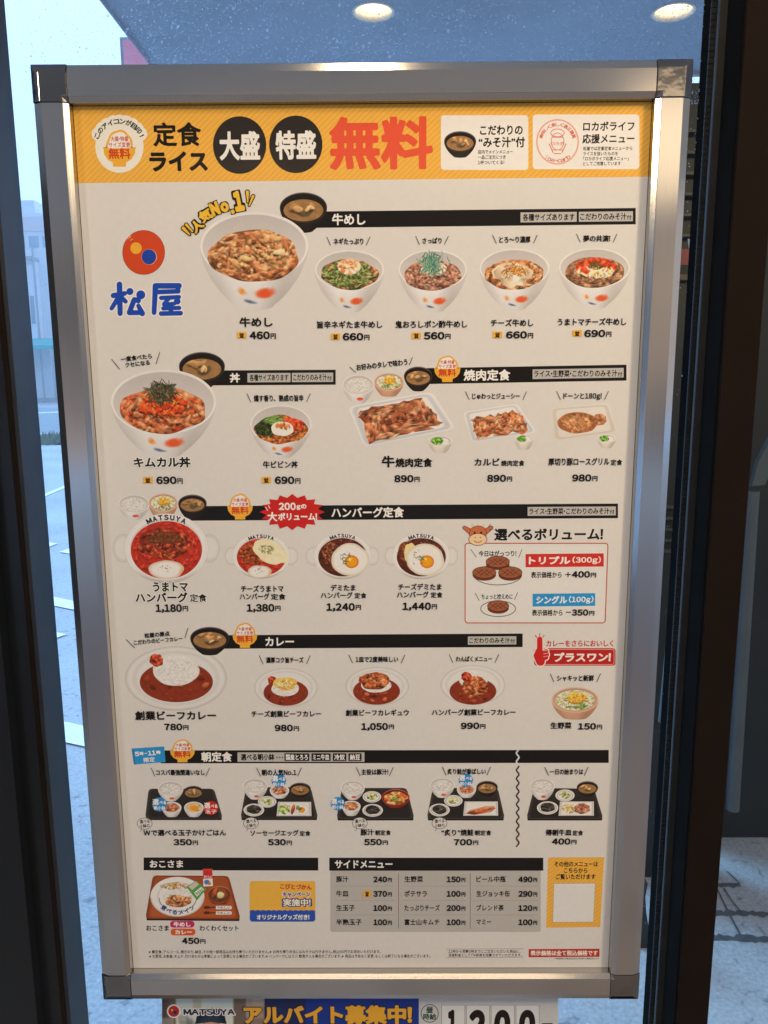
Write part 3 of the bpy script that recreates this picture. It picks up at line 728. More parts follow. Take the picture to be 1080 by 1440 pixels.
bp = node(t, 'ShaderNodeBump', Strength=0.07, Distance=0.006); t.links.new(n1.outputs['Fac'], bp.inputs['Height']); t.links.new(bp.outputs[0], b.inputs['Normal'])
CHROME = m
HX, HZ = 0.300, 0.50682
fr = thing('poster_case', (0, 0.012, PZ - HZ - 0.036), 'brushed steel snap frame with chrome corner caps holding the large menu poster', 'display frame')
prof = [(0.0004, 8.8), (5.5, 12.6), (27.5, 12.6), (36, 9.0), (36, -14), (0.0004, -14)]
def rail(kind, s):
    bm = bmesh.new(); ends = []
    for e in (-1, 1):
        vs = []
        for mm, dd in prof:
            if kind == 'h': vs.append(bm.verts.new((e * (HX - 0.0003), -dd / 1000, PZ + s * (HZ + mm / 1000))))
            else: vs.append(bm.verts.new((s * (HX + mm / 1000), -dd / 1000, PZ + e * (HZ - 0.0003))))
        ends.append(vs); bm.faces.new(vs)
    n = len(prof)
    for k in range(n): bm.faces.new([ends[0][k], ends[0][(k + 1) % n], ends[1][(k + 1) % n], ends[1][k]])
    return bm_obj('rail', bm, STEEL_H if kind == 'h' else STEEL_V, fr, 0.0004)
for kind in 'hv':
    for s in (-1, 1): rail(kind, s)
def cap(sx, sz):
    bm = bmesh.new()
    def q(a, c, d): return (sx * (HX + a / 1000), -d / 1000, PZ + sz * (HZ + c / 1000))
    D, B, E, L, G = 13.6, 28.5, 36.8, 9.4, -14
    F = [[(5.5, 0, D), (B, 0, D), (B, B, D), (0, B, D), (0, 5.5, D), (5.5, 5.5, D)],
         [(B, 0, D), (E, 0, L), (E, E, L), (B, B, D)], [(0, B, D), (B, B, D), (E, E, L), (0, E, L)],
         [(E, 0, L), (E, 0, G), (E, E, G), (E, E, L)], [(0, E, L), (E, E, L), (E, E, G), (0, E, G)],
         [(0, 0, 8.8), (5.5, 0, D), (5.5, 5.5, D)], [(0, 0, 8.8), (5.5, 5.5, D), (0, 5.5, D)],
         [(0, 0, 8.8), (0, 0, G), (E, 0, G), (E, 0, L), (B, 0, D), (5.5, 0, D)], [(0, 0, 8.8), (0, 5.5, D), (0, B, D), (0, E, L), (0, E, G), (0, 0, G)],
         [(0, 0, G), (E, 0, G), (E, E, G), (0, E, G)]]
    for f in F: face(bm, [q(*p) for p in f])
    bmesh.ops.remove_doubles(bm, verts=bm.verts[:], dist=1e-6)
    bm_obj('corner_cap', bm, CHROME, fr, 0.0006)
for sx in (-1, 1):
    for sz in (-1, 1): cap(sx, sz)
boxes('backing_board', [(-HX - 0.012, HX + 0.012, 0.004, 0.013, PZ - HZ - 0.012, PZ + HZ + 0.012)], simple_mat('grey_hardboard', (0.25, 0.24, 0.23), 0.8), fr)
tag(boxes('mounting_pad', [(-0.25, 0.25, 0.0145, 0.0432, PZ - 0.3, PZ + 0.3)], RUB), 'flat black mounting pad fixing the menu frame to the window pane', 'mount')

# haze added to brighten the far facades and wash them out
HZ_, t, b = new_mat('damp_air'); t.nodes.remove(b)
pv = node(t, 'ShaderNodeVolumePrincipled'); pv.inputs['Color'].default_value = (0.85, 0.95, 1.0, 1); pv.inputs['Density'].default_value = 0.0075; pv.inputs['Anisotropy'].default_value = 0.0
t.links.new(pv.outputs[0], t.nodes['Material Output'].inputs['Volume'])
tag(boxes('haze', [(-62, 62, -15.5, 69, -1.0, 26.0)], HZ_), 'pale haze added over the street to brighten the far facades', 'haze', kind='stuff')

# ------------------------------------------------------------------ the menu poster: sheet and printed matter
K = (26, 20, 17); WT = (224, 214, 204); RED = (186, 44, 34); ORG = (236, 160, 50); BLUE = (26, 66, 156); SKYB = (40, 136, 190); GRY = (178, 169, 160)
po = thing('menu_poster', (0, 0, PZ - HZ), 'big white menu poster of beef bowls, curries and set meals under a yellow striped banner', 'poster')
E0 = 0.0004
mesh_obj('paper', [(-HX + E0, 0, PZ - HZ + E0), (HX - E0, 0, PZ - HZ + E0), (HX - E0, 0, PZ + HZ - E0), (-HX + E0, 0, PZ + HZ - E0)], [0, 1, 2, 3], [4], PRINT, po, np.broadcast_to(ink(PAPER), (4, 3)))

def bowl_outline(cx, cy, rx, ry, bot, fw):
    pts = []
    for k in range(41):
        a_ = math.pi + math.pi * k / 40; pts.append((cx + rx * math.cos(a_), cy + ry * math.sin(a_)))
    H = bot - cy
    for k in range(1, 15):
        t_ = k / 15; pts.append((cx + fw + (rx - fw) * (1 - t_ ** 1.8) ** .9, cy + H * 0.91 * t_))
    for k in range(0, 13):
        a_ = math.pi * k / 12; pts.append((cx + fw * math.cos(a_), cy + H * 0.91 + H * 0.09 * math.sin(a_)))
    for k in range(14, 0, -1):
        t_ = k / 15; pts.append((cx - fw - (rx - fw) * (1 - t_ ** 1.8) ** .9, cy + H * 0.91 * t_))
    return pts
WBOWL = (228, 220, 214); WSHD = (170, 158, 150)
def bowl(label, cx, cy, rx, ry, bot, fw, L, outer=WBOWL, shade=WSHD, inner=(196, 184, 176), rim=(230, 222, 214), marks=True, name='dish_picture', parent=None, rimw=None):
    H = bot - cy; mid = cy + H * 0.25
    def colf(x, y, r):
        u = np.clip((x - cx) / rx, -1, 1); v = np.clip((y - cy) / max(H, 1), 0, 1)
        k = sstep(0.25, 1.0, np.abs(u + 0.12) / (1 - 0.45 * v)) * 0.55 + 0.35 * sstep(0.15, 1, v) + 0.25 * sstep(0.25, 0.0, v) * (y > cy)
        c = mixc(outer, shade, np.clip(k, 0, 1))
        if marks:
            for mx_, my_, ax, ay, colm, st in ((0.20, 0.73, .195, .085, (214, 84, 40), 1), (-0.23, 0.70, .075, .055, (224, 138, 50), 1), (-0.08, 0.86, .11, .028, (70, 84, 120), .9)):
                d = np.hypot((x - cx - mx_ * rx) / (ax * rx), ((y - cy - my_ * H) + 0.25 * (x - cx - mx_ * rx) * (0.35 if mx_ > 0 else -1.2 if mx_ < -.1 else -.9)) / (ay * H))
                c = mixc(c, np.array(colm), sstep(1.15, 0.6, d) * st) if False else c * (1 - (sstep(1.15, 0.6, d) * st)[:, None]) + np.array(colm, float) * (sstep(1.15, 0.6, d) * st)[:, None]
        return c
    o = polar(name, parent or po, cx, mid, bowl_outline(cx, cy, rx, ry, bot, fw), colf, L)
    if label: o['label'] = label
    rimw = rimw or max(1.2, rx * 0.045)
    def rimf(x, y, r): return mixc(rim, (186, 174, 166), sstep(0.2, 1.0, (y - cy) / ry) * .0 + 0.35 * sstep(-.2, -1, (y - cy) / ry))
    def inf(x, y, r):
        k = sstep(-1.0, 0.5, (y - cy) / ry) * 0.7 + 0.3 * sstep(.3, -1, (x - cx) / rx) * 0
        return mixc(np.array(inner) * 0.94, np.array(inner) * 1.07, k)
    a_ = Acc(); polar('', None, cx, cy, ell_pts(cx, cy, rx, ry, 72), rimf, L + 0.6, 3, acc=a_); polar('', None, cx, cy + rimw * .25, ell_pts(cx, cy + rimw * .25, rx - rimw, ry - rimw * .85, 72), inf, L + 1.0, acc=a_)
    a_.build('bowl_inside', o)
    return o
def miso(cx, cy, rx, ry, bot, L, seed, parent=None):
    o = bowl(None, cx, cy, rx, ry, bot, rx * .42, L, (38, 29, 26), (26, 20, 18), (30, 24, 22), (62, 50, 44), False, 'miso_soup_picture', parent, 1.3)
    c = Canvas(cx, cy, rx, ry, (150, 108, 66), seed, amp=.1)
    c.flakes(cx - rx * .25, cy - ry * .12, rx * .35, ry * .3, 5, (rx * .16, rx * .26), (ry * .14, ry * .2), [(196, 148, 96), (178, 128, 78)], 0, .3, .2)
    c.stamp(cx + rx * .1, cy + ry * .28, rx * .3, ry * .17, -.3, (92, 82, 58), 0, .3, .2, .8); c.flakes(cx + rx * .3, cy + ry * .1, rx * .3, ry * .25, 4, (rx * .1, rx * .2), (ry * .1, ry * .16), [(206, 160, 108), (160, 120, 74)], 0, .3, .2)
    polar('soup', o, cx, cy + ry * .16, ell_pts(cx, cy + ry * .18, rx * .84, ry * .72, 60), c, L + 1.6)
    return o

# yellow banner
def poly_obj(name, pts, layer, parent, mat, col=None):
    p = np.array(pts, float); V = P(p[:, 0], p[:, 1], layer, BASE)
    return mesh_obj(name, V, range(len(p)), [len(p)], mat, parent, None if col is None else np.broadcast_to(ink(col), (len(p), 3)))
tl = P(102.5, 149.6, 2); tr_ = P(916.3, 143.5, 2); bl = P(108, 257.5, 2); br = P(912.5, 248.5, 2)
ban = mesh_obj('header_banner', [(-HX + E0, -2 * LAYER, PZ + HZ - E0), (HX - E0, -2 * LAYER, PZ + HZ - E0), (HX - E0, -2 * LAYER, br[2]), (-HX + E0, -2 * LAYER, bl[2])], [0, 1, 2, 3], [4], STRIPE, po)
def bowl_icon_pts(cx, cy, w, h):
    """rice heaped in a bowl: scalloped dome above, bowl and foot below; returns (whole, lower bowl)"""
    up = []
    for k in range(0, 31):
        a = math.pi - math.pi * k / 30; s = 1 + 0.06 * abs(math.sin(a * 3.5))
        up.append((cx + w * 0.40 * s * math.cos(a), cy - h * 0.02 - h * 0.46 * s * math.sin(a)))
    low = [(cx + w * 0.5, cy - h * 0.04), (cx + w * 0.47, cy + h * 0.14), (cx + w * 0.36, cy + h * 0.29), (cx + w * 0.2, cy + h * 0.37), (cx + w * 0.2, cy + h * 0.48), (cx - w * 0.2, cy + h * 0.48), (cx - w * 0.2, cy + h * 0.37), (cx - w * 0.36, cy + h * 0.29), (cx - w * 0.47, cy + h * 0.14), (cx - w * 0.5, cy - h * 0.04)]
    return up, low
def size_icon(acc, cx, cy, w, h, layer):
    up, low = bowl_icon_pts(cx, cy, w, h); tpoly(acc, cx, cy, up[:] + low, ORG, layer)
    u2, l2 = bowl_icon_pts(cx, cy, w * 0.84, h * 0.88)
    poly(acc, u2 + [(cx + w * .42, cy - h * .01), (cx - w * .42, cy - h * .01)], (232, 220, 204), layer + 0.5)
    T(acc, '大盛・特盛', cx - w * .27, cx + w * .27, cy - h * .26, (190, 66, 44), layer + 1, 0.02, h=h * .14)
    T(acc, 'サイズ変更', cx - w * .33, cx + w * .33, cy - h * .1, (190, 66, 44), layer + 1, 0.02, h=h * .14)
    T(acc, '無料', cx - w * .34, cx + w * .34, cy + h * .13, (196, 62, 30), layer + 1, 0.03, h=h * .30)
a = Acc(); ell(a, 168, 206, 34, 37, (232, 218, 196), 3)
for k in range(9):
    an = R_(-62 + 15.5 * k); ell(a, 168 + 33 * math.sin(an), 204 - 33 * math.cos(an), 10, 10, (232, 218, 196), 3.1 + .05 * k)
size_icon(a, 168, 209, 46, 53, 4); arcT(a, 'このアイコンが目印!', 168, 205, 34.5, -66, 66, 8.8, K, 6, 0.035)
a.build('icon_badge', ban)
a = Acc(); T(a, '定食', 215, 283, 189, K, 4, 0.03, ink_h=34); T(a, 'ライス', 210, 292, 227, K, 4, 0.05, ink_h=28); a.build('lettering', ban)
for s, cx, cy in (('大盛', 337, 204), ('特盛', 416, 203)):
    a = Acc(); ell(a, cx, cy, 37.5, 40.5, (42, 36, 32), 4); T(a, s, cx - 28.5, cx + 28.5, cy + 1, (232, 224, 214), 5, 0.036, ink_h=41); a.build('round_badge', ban)
a = Acc(); T(a, '無料', 463, 609, 201.5, (216, 78, 50), 4, 0.036, ink_h=75); a.build('lettering', ban)
a = Acc(); rrect(a, 620, 743, 162, 239, 5, (226, 217, 206), 4)
T(a, 'こだわりの', 675, 735, 183, K, 6, 0.03, ink_h=13.5); T(a, '“みそ汁”付', 673, 738, 200, K, 6, 0.03, ink_h=15)
for s, x1, y in (('店内でメインメニュー', 721, 213.5), ('一品ご注文につき', 711, 221), ('1杯ついてくる！', 709, 228.5)): T(a, s, 672, x1, y, K, 6, 0.02, h=6)
pan = a.build('note_panel', ban); _l = miso(647, 199, 22.5, 14.5, 222, 5, 30, pan)
a = Acc(); rrect(a, 749, 899, 161, 238, 5, (226, 217, 206), 4)
ring(a, ell_pts(784, 199.5, 29, 31), 2.0, (214, 150, 130), 5)
arcT(a, '美味しく楽しく適正糖質', 784, 199, 24, -72, 72, 6.2, (200, 90, 70), 6, 0.02); arcT(a, 'low-carb', 784, 200, 25.5, 216, 144, 7.5, (200, 90, 70), 6, 0.02, flip=True)
PKC = (204, 100, 80)
for q in (ell_pts(784, 199, 9, 12, 24),): ring(a, q, 1.0, PKC, 6)
ring(a, ell_pts(784, 187, 9.5, 5.5, 20), 1.1, PKC, 6.1); line(a, 777, 193, 791, 193, 1.1, PKC, 6.2); T(a, 'ロカボ', 775.5, 792.5, 202, PKC, 6.3, 0.02, h=5.5)
line(a, 772, 202, 778, 215, 1.3, PKC, 6.2); line(a, 796, 202, 790, 215, 1.3, PKC, 6.2); line(a, 776, 211, 792, 211, 0.9, PKC, 6.2); line(a, 779, 216, 789, 216, 1.2, PKC, 6.2)
T(a, 'ロカボライフ', 820, 892, 177.5, K, 6, 0.026, ink_h=13); T(a, '応援メニュー', 819, 892, 195, K, 6, 0.026, ink_h=13.5)
for s, x1, y in (('松屋では定番定食メニューから', 889, 208.7), ('ライスを抜いたものを', 869, 216), ('「ロカボライフ応援メニュー」', 884, 223), ('としてご用意しています', 873, 230)): T(a, s, 820, x1, y, K, 6, 0.016, h=6)
a.build('note_panel', ban)

# company logo
a = Acc(); polar('x', None, 202, 355, ell_pts(202, 355, 29.5, 31, 60), (198, 66, 30), 2, 4, acc=a); ring(a, ell_pts(202, 355, 29.5, 31, 60), 0.8, (150, 40, 24), 2.5)
ell(a, 191.3, 349, 8, 8.2, (226, 158, 44), 3); ell(a, 209.8, 361.3, 11, 11, (232, 150, 90), 2.8); ell(a, 209.4, 361.2, 10.2, 10.6, (26, 62, 150), 3)
for x, y, l in ((179, 336, 5), (183, 338, 4), (181, 333, 3.4)): line(a, x, y, x + l, y - l * .5, 0.9, (236, 170, 130), 3)
logo = a.build('company_logo', po)
def cc(l): return [(100 + x0 / 3, 250 + y0 / 3, 100 + x1 / 3, 250 + y1 / 3, r0 / 3, r1 / 3) for x0, y0, x1, y1, r0, r1 in l]
KAN = cc([(178, 497, 226, 488, 11, 10), (204, 450, 207, 572, 12, 11), (200, 505, 171, 551, 11, 9), (216, 508, 230, 522, 10, 9),
          (248, 480, 248, 480, 15, 15), (294, 494, 294, 494, 19, 19), (266, 512, 283, 518, 9, 12), (264, 520, 246, 568, 11, 11), (246, 569, 300, 569, 11, 10), (284, 540, 300, 572, 9, 12),
          (356, 456, 455, 456, 12, 12), (356, 456, 350, 569, 12, 10), (452, 456, 451, 474, 11, 10), (362, 482, 452, 479, 10, 10), (380, 507, 455, 503, 9, 9), (412, 509, 391, 533, 9, 8), (391, 534, 436, 531, 8, 8),
          (448, 521, 448, 521, 14, 14), (389, 551, 456, 549, 9, 9), (421, 538, 421, 572, 10, 10), (380, 573, 462, 571, 10, 10)])
a = Acc(); blobs(a, KAN, 1.6, (226, 220, 218), 2, 0.6); blobs(a, KAN, 0, BLUE, 3, 0.5); a.build('lettering', logo)

# curved popularity burst
a = Acc()
for layer, bold, col in ((20, 0.20, (36, 26, 18)), (21, 0.085, (238, 172, 52))):
    for ch, x, y, w, h, rot in (('人', 277, 317.5, 17, 18, 38), ('気', 289, 303, 18, 18, 30), ('N', 302, 293.5, 12, 17, 20), ('o', 315.5, 289.5, 11, 15, 12), ('.', 326.5, 292, 5, 16, 8), ('1', 335.5, 282.5, 13, 26, 10)):
        wd = w * 1.06 + (bold - 0.085) * h * 2.0
        T(a, ch, x - wd / 2, x + wd / 2, y, col, layer, bold * (.6 if layer == 21 and ord(ch) > 127 else 1), h=h * (0.9 if ord(ch) > 127 else 1.25), rot=rot)
for x0, y0, x1, y1, r in ((258, 321, 267, 330, 2.4), (262, 316, 271, 326, 1.8), (348, 270, 348.5, 284, 2.2), (356, 276, 350.5, 289, 1.8)):
    blobs(a, [(x0, y0, x1, y1, r, 0.9)], 1.4, (36, 26, 18), 20); blobs(a, [(x0, y0, x1, y1, r, 0.9)], 0, (238, 172, 52), 21, 0.5)
a.build('popularity_burst', po)

# ---- section headings
def heading(x0, x1, yc, h, slope, text, tx0, tx1, th, tags=(), tslope=None):
    a = Acc(); rect(a, x0, x1, yc - h / 2, yc + h / 2, (22, 18, 16), 2, slope); o = a.build('section_heading', po)
    def yat(x): return yc + slope * (0.5 - (x - x0) / (x1 - x0))
    a = Acc(); T(a, text, tx0, tx1, yat((tx0 + tx1) / 2), WT, 4, 0.034, ink_h=th); a.build('lettering', o)
    for s, a0, a1, hh in tags:
        b_ = Acc(); ym = yat((a0 + a1) / 2); rect(b_, a0, a1, ym - hh / 2, ym + hh / 2, GRY, 3, slope * (a1 - a0) / (x1 - x0))
        if s.endswith('付'):
            T(b_, s[:-1], a0 + 2, a1 - 9, ym, K, 4, 0.026, h=hh * .74); T(b_, '付', a1 - 8.5, a1 - 2, ym + hh * .08, K, 4, 0.02)
        else: T(b_, s, a0 + 3, a1 - 3, ym, K, 4, 0.026, h=hh * .74)
        b_.build('note_tag', o)
    return o
heading(440, 894, 306.5, 23, 5, '牛めし', 467, 514, 16.5, (('各種サイズあります', 732, 811, 14), ('こだわりのみそ汁付', 814, 890, 14)))
heading(292, 472, 531, 21, 1, '丼', 323, 337.5, 13.5, (('各種サイズあります', 348, 408.5, 13), ('こだわりのみそ汁付', 410.5, 468.5, 13)))
heading(594, 881, 526.5, 22.4, 5, '焼肉定食', 652, 717.5, 16, (('ライス・生野菜・こだわりのみそ汁付', 749, 877, 13.5),))
heading(268, 869, 720.2, 20.5, 3.6, 'ハンバーグ定食', 466, 568, 15, (('ライス・生野菜・こだわりのみそ汁付', 742, 866, 12.5),))
heading(296, 735, 901.6, 19, 2.4, 'カレー', 373, 413.5, 12.5, (('こだわりのみそ汁付', 658, 726, 11.5),))
asa = heading(226, 856, 1064, 18.2, 0.6, '朝定食', 283, 326.5, 14)
a = Acc(); rect(a, 334, 512.5, 1058, 1071.2, GRY, 3); T(a, '選べる朝小鉢', 338.5, 386, 1064.6, K, 4, 0.03, ink_h=9.5)
for x in (389.5, 393.5, 397.5): ell(a, x, 1065, 1, 1, K, 4)
for s, x0, x1 in (('国産とろろ', 400, 435), ('ミニ牛皿', 438, 465), ('冷奴', 468, 487), ('納豆', 490, 508.5)): rect(a, x0, x1, 1059.3, 1070, (22, 18, 16), 4); T(a, s, x0 + 2, x1 - 2, 1064.7, WT, 5, 0.034, h=8.4)
a.build('note_tag', asa)
a = Acc(); zz = [(728 + (-2.2 if k % 2 else 2.2), 1053 + k * 6.0) for k in range(24)]
for k, (p, q) in enumerate(zip(zz, zz[1:])):
    line(a, *p, *q, 2.2, PAPER if p[1] < 1072 else (44, 38, 34), 5 + 0.02 * k)
a.build('zigzag_divider', po)
heading(202, 447.5, 1215, 18, -0.4, 'おこさま', 210.5, 257.5, 10.5)
side = heading(463, 764, 1215.3, 18.2, 0, 'サイドメニュー', 470.7, 552, 11.5)

# ---- printed dishes
def rice_bowl(cx, cy, rx, ry, bot, L, seed, parent=None, mark=True):
    o = bowl(None, cx, cy, rx, ry, bot, rx * .42, L, marks=False, name='rice_bowl_picture', parent=parent)
    c = Canvas(cx, cy, rx, ry, (210, 200, 189), seed, amp=.04); c.specks(cx, cy, rx, ry, int(rx * 10), (222, 212, 200), (.7, 1.3), .03)
    polar('rice', o, cx, cy, wob(cx, cy + ry * .06, rx * .78, ry * .74, .012, seed), c, L + 1.6)
    if mark: b_ = Acc(); ell(b_, cx + rx * .1, cy + (bot - cy) * .76, rx * .2, (bot - cy) * .09, (212, 90, 50), L + 1.2); b_.build('bowl_mark', o)
    return o
def salad_bowl(cx, cy, rx, ry, bot, L, seed, parent=None, label=None):
    o = bowl(label, cx, cy, rx, ry, bot, rx * .5, L, (206, 158, 128), (160, 112, 88), (190, 146, 118), (218, 178, 150), False, 'salad_picture' if label is None else 'dish_picture', parent)
    c = Canvas(cx, cy, rx, ry, (204, 190, 150), seed, amp=.14)
    c.flakes(cx, cy, rx * .85, ry * .85, int(rx * 7), (rx * .1, rx * .2), (.7, 1.2), [(226, 218, 190), (214, 206, 160), (232, 224, 204), (176, 182, 116), (222, 196, 150)], 0, .25, .2)
    c.flakes(cx + rx * .05, cy - ry * .12, rx * .38, ry * .38, int(rx * 2.4), (rx * .08, rx * .16), (.7, 1.2), [(238, 164, 44), (244, 190, 90), (230, 140, 30)], 0, .25, .2)
    c.flakes(cx + rx * .1, cy + ry * .5, rx * .5, ry * .25, int(rx * .3), (rx * .08, rx * .15), (.8, 1.4), [(120, 150, 70), (100, 124, 66)], 0, .2, .2)
    polar('salad', o, cx, cy, wob(cx, cy + ry * .04, rx * .84, ry * .8, .014, seed), c, L + 1.6)
    return o
BEEF = [(190, 122, 78), (208, 142, 94), (168, 100, 60), (220, 160, 112), (198, 130, 84), (140, 78, 44)]
ONION = [(226, 178, 118), (210, 154, 96), (234, 196, 146), (220, 164, 100)]
def food(name, parent, cx, cy, rx, ry, base, seed, paint, L, wobble=0.03, dy=0.0, amp=.14, pts=None):
    c = Canvas(cx, cy, rx * 1.1, ry * 1.15, base, seed, amp=amp); paint(c)
    return polar(name, parent, cx, cy, wob(cx, cy + dy, rx, ry, wobble, seed) if pts is None else pts, c, L)
def beef_paint(cx, cy, rx, ry, cols=BEEF, onion=True, n=None):
    u = rx / 64
    def f(c):
        n_ = n or int(330 if u > .7 else 210)
        c.flakes(cx, cy, rx * .98, ry * .98, n_, (4.2 * u + 1.0, 9 * u + 1.2), (1.7 * u + .7, 3.4 * u + .8), cols, .10, .34, .32, bend=1.1)
        if onion: c.flakes(cx, cy - ry * .1, rx * .65, ry * .6, int(12 if u > .7 else 6), (9 * u, 16 * u), (3.0 * u, 4.6 * u), ONION, .04, .35, .3, (-.2, .9), .7, False)
        c.flakes(cx, cy, rx * .9, ry * .9, int(n_ * .22), (3 * u + .6, 6.5 * u + .8), (1.1 * u + .5, 2.2 * u + .5), cols, .16, .35, .45, sort=False)
        c.specks(cx, cy, rx * .9, ry * .9, int(n_ * .06), (236, 200, 160), (.3, .6))
    return f
# beef bowls
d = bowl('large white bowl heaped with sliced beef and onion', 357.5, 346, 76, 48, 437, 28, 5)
food('beef_topping', d, 357, 360, 64, 36.5, (128, 74, 42), 21, beef_paint(357, 360, 64, 36), 7, .03)
a = Acc(); arcT(a, 'MATSUYA', 357, 366, 60, -24, 24, 8.5, (196, 180, 172), 6.8, .02, ry=51); a.build('rim_lettering', d)
miso(426.7, 292, 33.3, 21.5, 327.5, 3, 31)
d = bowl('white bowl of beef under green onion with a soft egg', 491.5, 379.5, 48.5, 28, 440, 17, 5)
def f_negi(c):
    beef_paint(491.5, 387, 40, 20, onion=False)(c)
    c.flakes(489, 386, 35, 18, 300, (3.2, 6.5), (.7, 1.1), [(112, 130, 62), (148, 158, 92), (86, 102, 46), (172, 178, 116), (64, 80, 38)], 0, .45, .3)
food('green_onion_topping', d, 491.5, 386, 40.5, 21, (70, 90, 34), 22, f_negi, 7, .03)
def f_egg(c): c.flakes(491, 376, 15, 10, 40, (3, 6), (2, 3.5), [(228, 160, 110), (240, 214, 190), (214, 120, 70), (236, 190, 150)], 0, .15, .25)
food('soft_egg', d, 491, 375, 16.5, 11.5, (232, 178, 136), 23, f_egg, 8, .03)
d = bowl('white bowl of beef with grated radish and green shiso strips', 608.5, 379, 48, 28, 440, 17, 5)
food('beef_topping', d, 608, 387, 41, 21, (150, 100, 76), 24, beef_paint(608, 387, 41, 21, [(176, 122, 96), (150, 96, 74), (196, 146, 120), (128, 80, 62)], False), 7, .03)
def f_rad(c): c.flakes(610, 377, 17, 9, 60, (2, 4), (1.4, 2.4), [(214, 186, 156), (226, 204, 180), (196, 164, 130)], 0, .2, .25)
food('grated_radish', d, 610, 378, 18, 10.5, (208, 178, 148), 25, f_rad, 8, .05)
strands('shiso_strips', d, 120, lambda g: (607 + g.normal() * 7.5, 357 + abs(g.normal()) * 3 + g.random() * 24 * 1.0, math.pi / 2 + g.normal() * .55, g.uniform(9, 18)), [(84, 134, 104), (58, 100, 76), (120, 160, 134), (150, 176, 152), (70, 120, 110)], .9, 9, 26)
d = bowl('white bowl of beef under pale cheese sauce and fried onion', 723.5, 377.5, 49, 28, 437, 17, 5)
food('beef_topping', d, 723, 386, 42, 21, (140, 92, 60), 27, beef_paint(723, 386, 42, 21, onion=False), 7, .03)
food('cheese_sauce', d, 721, 387, 31, 19, (226, 198, 166), 28, lambda c: c.flakes(722, 388, 30, 20, 24, (4, 9), (3, 5), [(232, 206, 174), (216, 184, 150), (208, 176, 142)], 0, .12, .12), 8, .11, amp=.05, pts=np.array([(691, 381), (700, 373), (712, 369), (728, 370), (741, 375), (750, 382), (747, 391), (739, 394), (737, 403), (727, 401), (718, 406), (707, 401), (703, 393), (694, 391)]))
strands('fried_onion', d, 70, lambda g: (724 + g.normal() * 7.5, 381 + g.normal() * 4, g.normal() * .9, g.uniform(4, 9)), [(222, 150, 66), (200, 122, 48), (232, 178, 96), (180, 104, 44)], 1.3, 9, 29)
d = bowl('white bowl of beef with red tomato sauce and shredded cheese', 836, 376.5, 50, 28, 435, 17, 5)
food('beef_topping', d, 836, 383, 43, 21, (134, 92, 64), 30, beef_paint(836, 383, 43, 21, [(150, 104, 72), (176, 130, 94), (122, 80, 56)], False), 7, .03)
food('tomato_sauce', d, 838, 377, 29, 14.5, (190, 62, 34), 31, lambda c: (c.flakes(838, 377, 28, 14, 70, (3, 6), (1.6, 3), [(202, 70, 36), (176, 50, 28), (214, 92, 50)], 0, .2, .3), c.flakes(838, 386, 34, 9, 60, (4, 8), (1, 1.5), [(240, 212, 160), (236, 196, 130), (244, 224, 186)], 0, .3, .2), c.flakes(838, 374, 9, 5, 70, (.6, 1.5), (.5, .9), [(70, 84, 36), (96, 100, 46)], 0, .2, .1)), 8, .05)
# rice bowls
miso(284, 515.5, 32.3, 20.5, 546.5, 3, 32)
d = bowl('large white bowl of pork and kimchi topped with seaweed shreds', 230, 565, 74, 45.5, 644, 27, 5)
KIM = [(186, 108, 66), (202, 128, 84), (160, 88, 54), (198, 94, 50), (178, 66, 34), (212, 146, 102)]
food('kimchi_topping', d, 229, 577, 61, 32, (150, 82, 50), 33, lambda c: (beef_paint(229, 577, 61, 32, KIM, False)(c), c.flakes(228, 570, 34, 14, 130, (3, 6), (1.4, 2.6), [(206, 70, 30), (186, 50, 24), (220, 104, 50)], .1, .4, .4)), 7, .035)
strands('seaweed_shreds', d, 150, lambda g: ((lambda t, r: (228 + r * math.cos(t) * 20, 556 + r * math.sin(t) * 15 - 4, g.normal() * .8 + math.pi / 2, g.uniform(9, 19)))(g.random() * 6.3, g.random() ** .7)), [(58, 56, 38), (84, 80, 54), (36, 36, 26), (112, 104, 74), (70, 74, 50)], 1.1, 8.4, 34)
a = Acc(); arcT(a, 'MATSUYA', 230, 582, 54, -26, 26, 8, (196, 180, 172), 6.8, .02, ry=47); a.build('rim_lettering', d)
d = bowl('white bowl of spicy minced meat with egg, greens and kimchi', 395, 597, 43, 27.5, 645, 16, 5)
food('meat_topping', d, 395, 604, 36.5, 20.5, (140, 72, 36), 35, lambda c: (c.flakes(395, 606, 36, 20, 260, (1.6, 3.4), (1.1, 2.2), [(168, 86, 40), (190, 106, 52), (136, 62, 30), (206, 128, 70)], .1, .4, .4), c.flakes(374, 600, 16, 14, 170, (2, 5), (.6, 1.2), [(40, 56, 26), (66, 84, 36), (30, 40, 22)], 0, .4, .3), c.flakes(384, 590, 14, 7, 110, (2, 4.6), (.6, 1.1), [(112, 142, 66), (138, 164, 88), (88, 116, 50)], 0, .35, .3), c.flakes(413, 595, 14, 12, 80, (2.5, 5), (1.4, 2.6), [(196, 62, 30), (170, 44, 24), (216, 96, 50)], .1, .4, .4)), 7, .03)
food('soft_egg', d, 397, 603, 15.5, 10.5, (232, 218, 198), 36, lambda c: c.flakes(398, 599, 10, 4, 14, (2, 4), (1, 1.8), [(206, 120, 50), (190, 90, 40)], 0, .1, .2), 8, .04, amp=.05)

